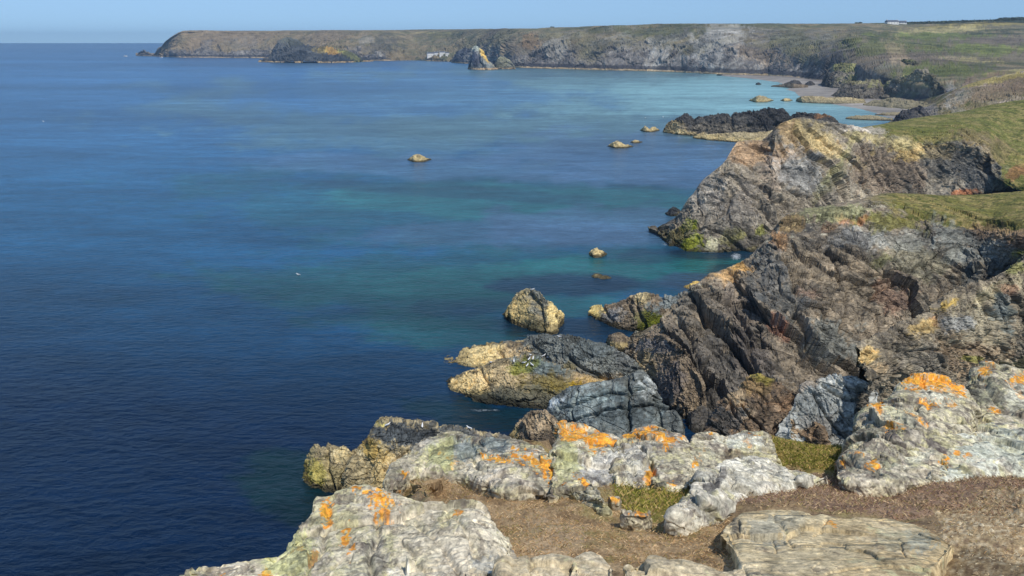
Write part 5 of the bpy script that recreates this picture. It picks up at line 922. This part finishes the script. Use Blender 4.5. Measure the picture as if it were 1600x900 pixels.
def hedge():
    rng = np.random.default_rng(3); V = []; Fc = []; cc = []
    for a, b, hh in [((1336, 37.6), (1346, 37.4), 3.5), ((1416, 36.4), (1600, 31), 2.0), ((1560, 31.2), (1590, 30.2), 4), ((1590, 30), (1680, 29.5), 4), ((860, 44.4), (866, 44), 4)]:
        n = int(abs(b[0]-a[0])*26)
        for k in range(n):
            t_ = rng.random(); px = a[0]+(b[0]-a[0])*t_; py = a[1]+(b[1]-a[1])*t_; Yd = 1900 if px > 1300 else 2300
            c0 = d(px, py, Yd+rng.normal(0, 8)); u = rng.normal(0, 1, (3, 3))*1.3; u[:, 2] = np.abs(u[:, 2]); c0[2] += rng.random()**1.5*hh-1.5
            i0 = len(V); V += [tuple(c0+q) for q in u]; Fc.append((i0, i0+1, i0+2)); cc += [S(84, 92, 70)*rng.uniform(.6, 1.3)]*3
    o = link('hedge', np.array(V), np.array(Fc), M_blade, np.array(cc)); tag(o, 'dark green windblown hedge running along the skyline to the right of the houses', 'hedge')
hedge()

def spheroid(cx, cy, cz, rx, ry, rz, n=8, m=6):
    v = []; f = []
    for i in range(m+1):
        a = pi*i/m
        for j in range(n):
            b = 2*pi*j/n; v.append((cx+rx*math.sin(a)*math.cos(b), cy+ry*math.sin(a)*math.sin(b), cz+rz*math.cos(a)))
    for i in range(m):
        for j in range(n): f.append((i*n+j, (i+1)*n+j, (i+1)*n+(j+1) % n, i*n+(j+1) % n))
    return v, f
def make_gull():
    # standing herring gull, 0.6 m long, facing +X; one continuous body with head and tail
    prof = [(-.34, .20, .006, .004), (-.27, .215, .04, .014), (-.18, .23, .07, .045), (-.08, .235, .088, .078), (.03, .245, .09, .088), (.11, .275, .072, .075), (.16, .33, .045, .05), (.19, .375, .04, .04), (.23, .395, .043, .043), (.27, .395, .032, .032), (.295, .388, .012, .012)]
    v = []; f = []; n = 10
    for x, z, ry, rz in prof:
        for j in range(n):
            b = 2*pi*j/n; v.append((x, ry*math.cos(b), z+rz*math.sin(b)))
    for i in range(len(prof)-1):
        for j in range(n): f.append((i*n+j, i*n+(j+1) % n, (i+1)*n+(j+1) % n, (i+1)*n+j))
    f.append(tuple(range(n-1, -1, -1))); f.append(tuple((len(prof)-1)*n+j for j in range(n)))
    b = pymesh('gull', v, f, M_feather); b['label'] = 'white gull'; b['category'] = 'gull'
    for s_ in (-1, 1):
        wv, wf = spheroid(-.08, s_*.078, .25, .22, .02, .06); pymesh('wing', wv, wf, M_wing, b)
        lv, lf = box(.0, .014, s_*.03-.007, s_*.03+.007, 0, .17); pymesh('leg', lv, lf, M_beak, b)
    pymesh('beak', [(.285, -.012, .385), (.285, .012, .385), (.285, 0, .405), (.345, 0, .378)], [(0, 1, 3), (1, 2, 3), (2, 0, 3), (0, 2, 1)], M_beak, b)
    return b
def copy_thing(o):
    c = o.copy(); C.collection.objects.link(c)
    for ch in o.children:
        k = ch.copy(); C.collection.objects.link(k); k.parent = c
    return c
from mathutils.bvhtree import BVHTree
def surf_hit(px, py):
    dg = bpy.context.evaluated_depsgraph_get(); best = None
    o0 = Vector((0, 0, H)); q = d(px, py, 50.); dr = (Vector(q)-o0).normalized()
    ok, loc, nrm, idx, ob, mt = C.ray_cast(dg, o0, dr, distance=6000)
    while ok and ob.name.startswith('haze'):
        ok, loc, nrm, idx, ob, mt = C.ray_cast(dg, loc+dr*.01, dr, distance=6000)
    return loc if ok else None
bpy.context.view_layer.update()
gull0 = make_gull(); first = True; rng = np.random.default_rng(12)
GI = 'gulls on the broad mottled islet'
spots = [(803, 566.5, 'gull on the tan rock of the mottled islet, just left of the weed', GI), (819, 569.5, 'gull low in the olive weed, left side of the flock', GI), (824, 573.5, 'lowest gull of the flock, in the olive weed on the mottled islet', GI), (827, 563.5, 'gull at the upper left edge of the olive weed on the mottled islet', GI),
         (831, 572.5, 'gull at the right edge of the olive weed, beside the lowest gull', GI), (833, 562.5, 'gull just above the olive weed, under the crest of the mottled islet', GI), (829, 557.5, 'gull on the left slope of the mottled islet crest', GI), (850, 554.5+3.5, 'gull on the very crest of the mottled islet', GI), (857, 561, 'gull on the blue-grey stone right of the crest', GI), (767, 566+3, 'lone gull on the left shoulder of the mottled islet', GI),
         (832, 454.5, 'gull perched on top of the big rounded rock in the channel', None), (874, 528.5, 'gull on the crest of the long dark ridge islet', None), (606, 667, 'gull on the ochre knob of the tan shore rock', None), (660, 668.5, 'gull on the black crest of the tan shore rock', None), (733, 672, 'gull on the dark end of the shore rock, right of the black crest', None)]
for px, py, lb, gr in spots:
    p = surf_hit(px, py)
    if p is None: continue
    g = gull0 if first else copy_thing(gull0); first = False
    g.location = p-Vector((0, 0, .02)); g.rotation_euler = (0, 0, rng.uniform(0, 6.28)); g.scale = (1.15,)*3; g['label'] = lb
    if gr: g['group'] = gr
for px, py, lb in [(68, 190.5, 'gull sitting on open water far out on the left'), (466, 430.5, 'gull floating on the calm blue water left of the channel'), (1008, 185, 'gull floating left of the black reef'), (1036, 183.5, 'gull floating right off the tip of the black reef')]:
    g = copy_thing(gull0); p = s(px, py); g.location = (p[0], p[1], -.16); sc_ = 1.5 if py > 300 else 2.0; g.scale = (sc_,)*3; g.rotation_euler = (0, 0, rng.uniform(0, 6.28)); g['label'] = lb
def boat(px, py, ln, label):
    r = bpy.data.objects.new('motor_boat', None); C.collection.objects.link(r); p = s(px, py); r.location = (p[0], p[1], 0); tag(r, label, 'boat', 'white boats off the far headland')
    st = [(-.5, .16, .0), (-.2, .19, 0), (.15, .18, .02), (.38, .09, .06), (.5, .0, .09)]; v = []; f = []
    for x, w, z in st: v += [(x*ln, -w*ln, .12*ln+z*ln), (x*ln, -w*.6*ln, -.05*ln), (x*ln, w*.6*ln, -.05*ln), (x*ln, w*ln, .12*ln+z*ln)]
    for i in range(len(st)-1):
        a = i*4
        for k in range(3): f.append((a+k, a+k+1, a+5+k, a+4+k))
        f.append((a+3, a, a+4, a+7))
    f.append((0, 3, 2, 1)); pymesh('hull', v, f, M_white, r)
    cv, cf_ = box(-.15*ln, .12*ln, -.1*ln, .1*ln, .12*ln, .30*ln); cb = pymesh('cabin', cv, cf_, M_white, r)
    wv, wf = box(-.10*ln, .124*ln, -.104*ln, .104*ln, .2*ln, .26*ln); pymesh('window', wv, wf, M_glass, cb)
boat(196, 88.4, 14, 'small white motor boat in open water left of the far headland')
boat(252, 90.2, 10, 'tiny white boat close under the tip of the far headland')
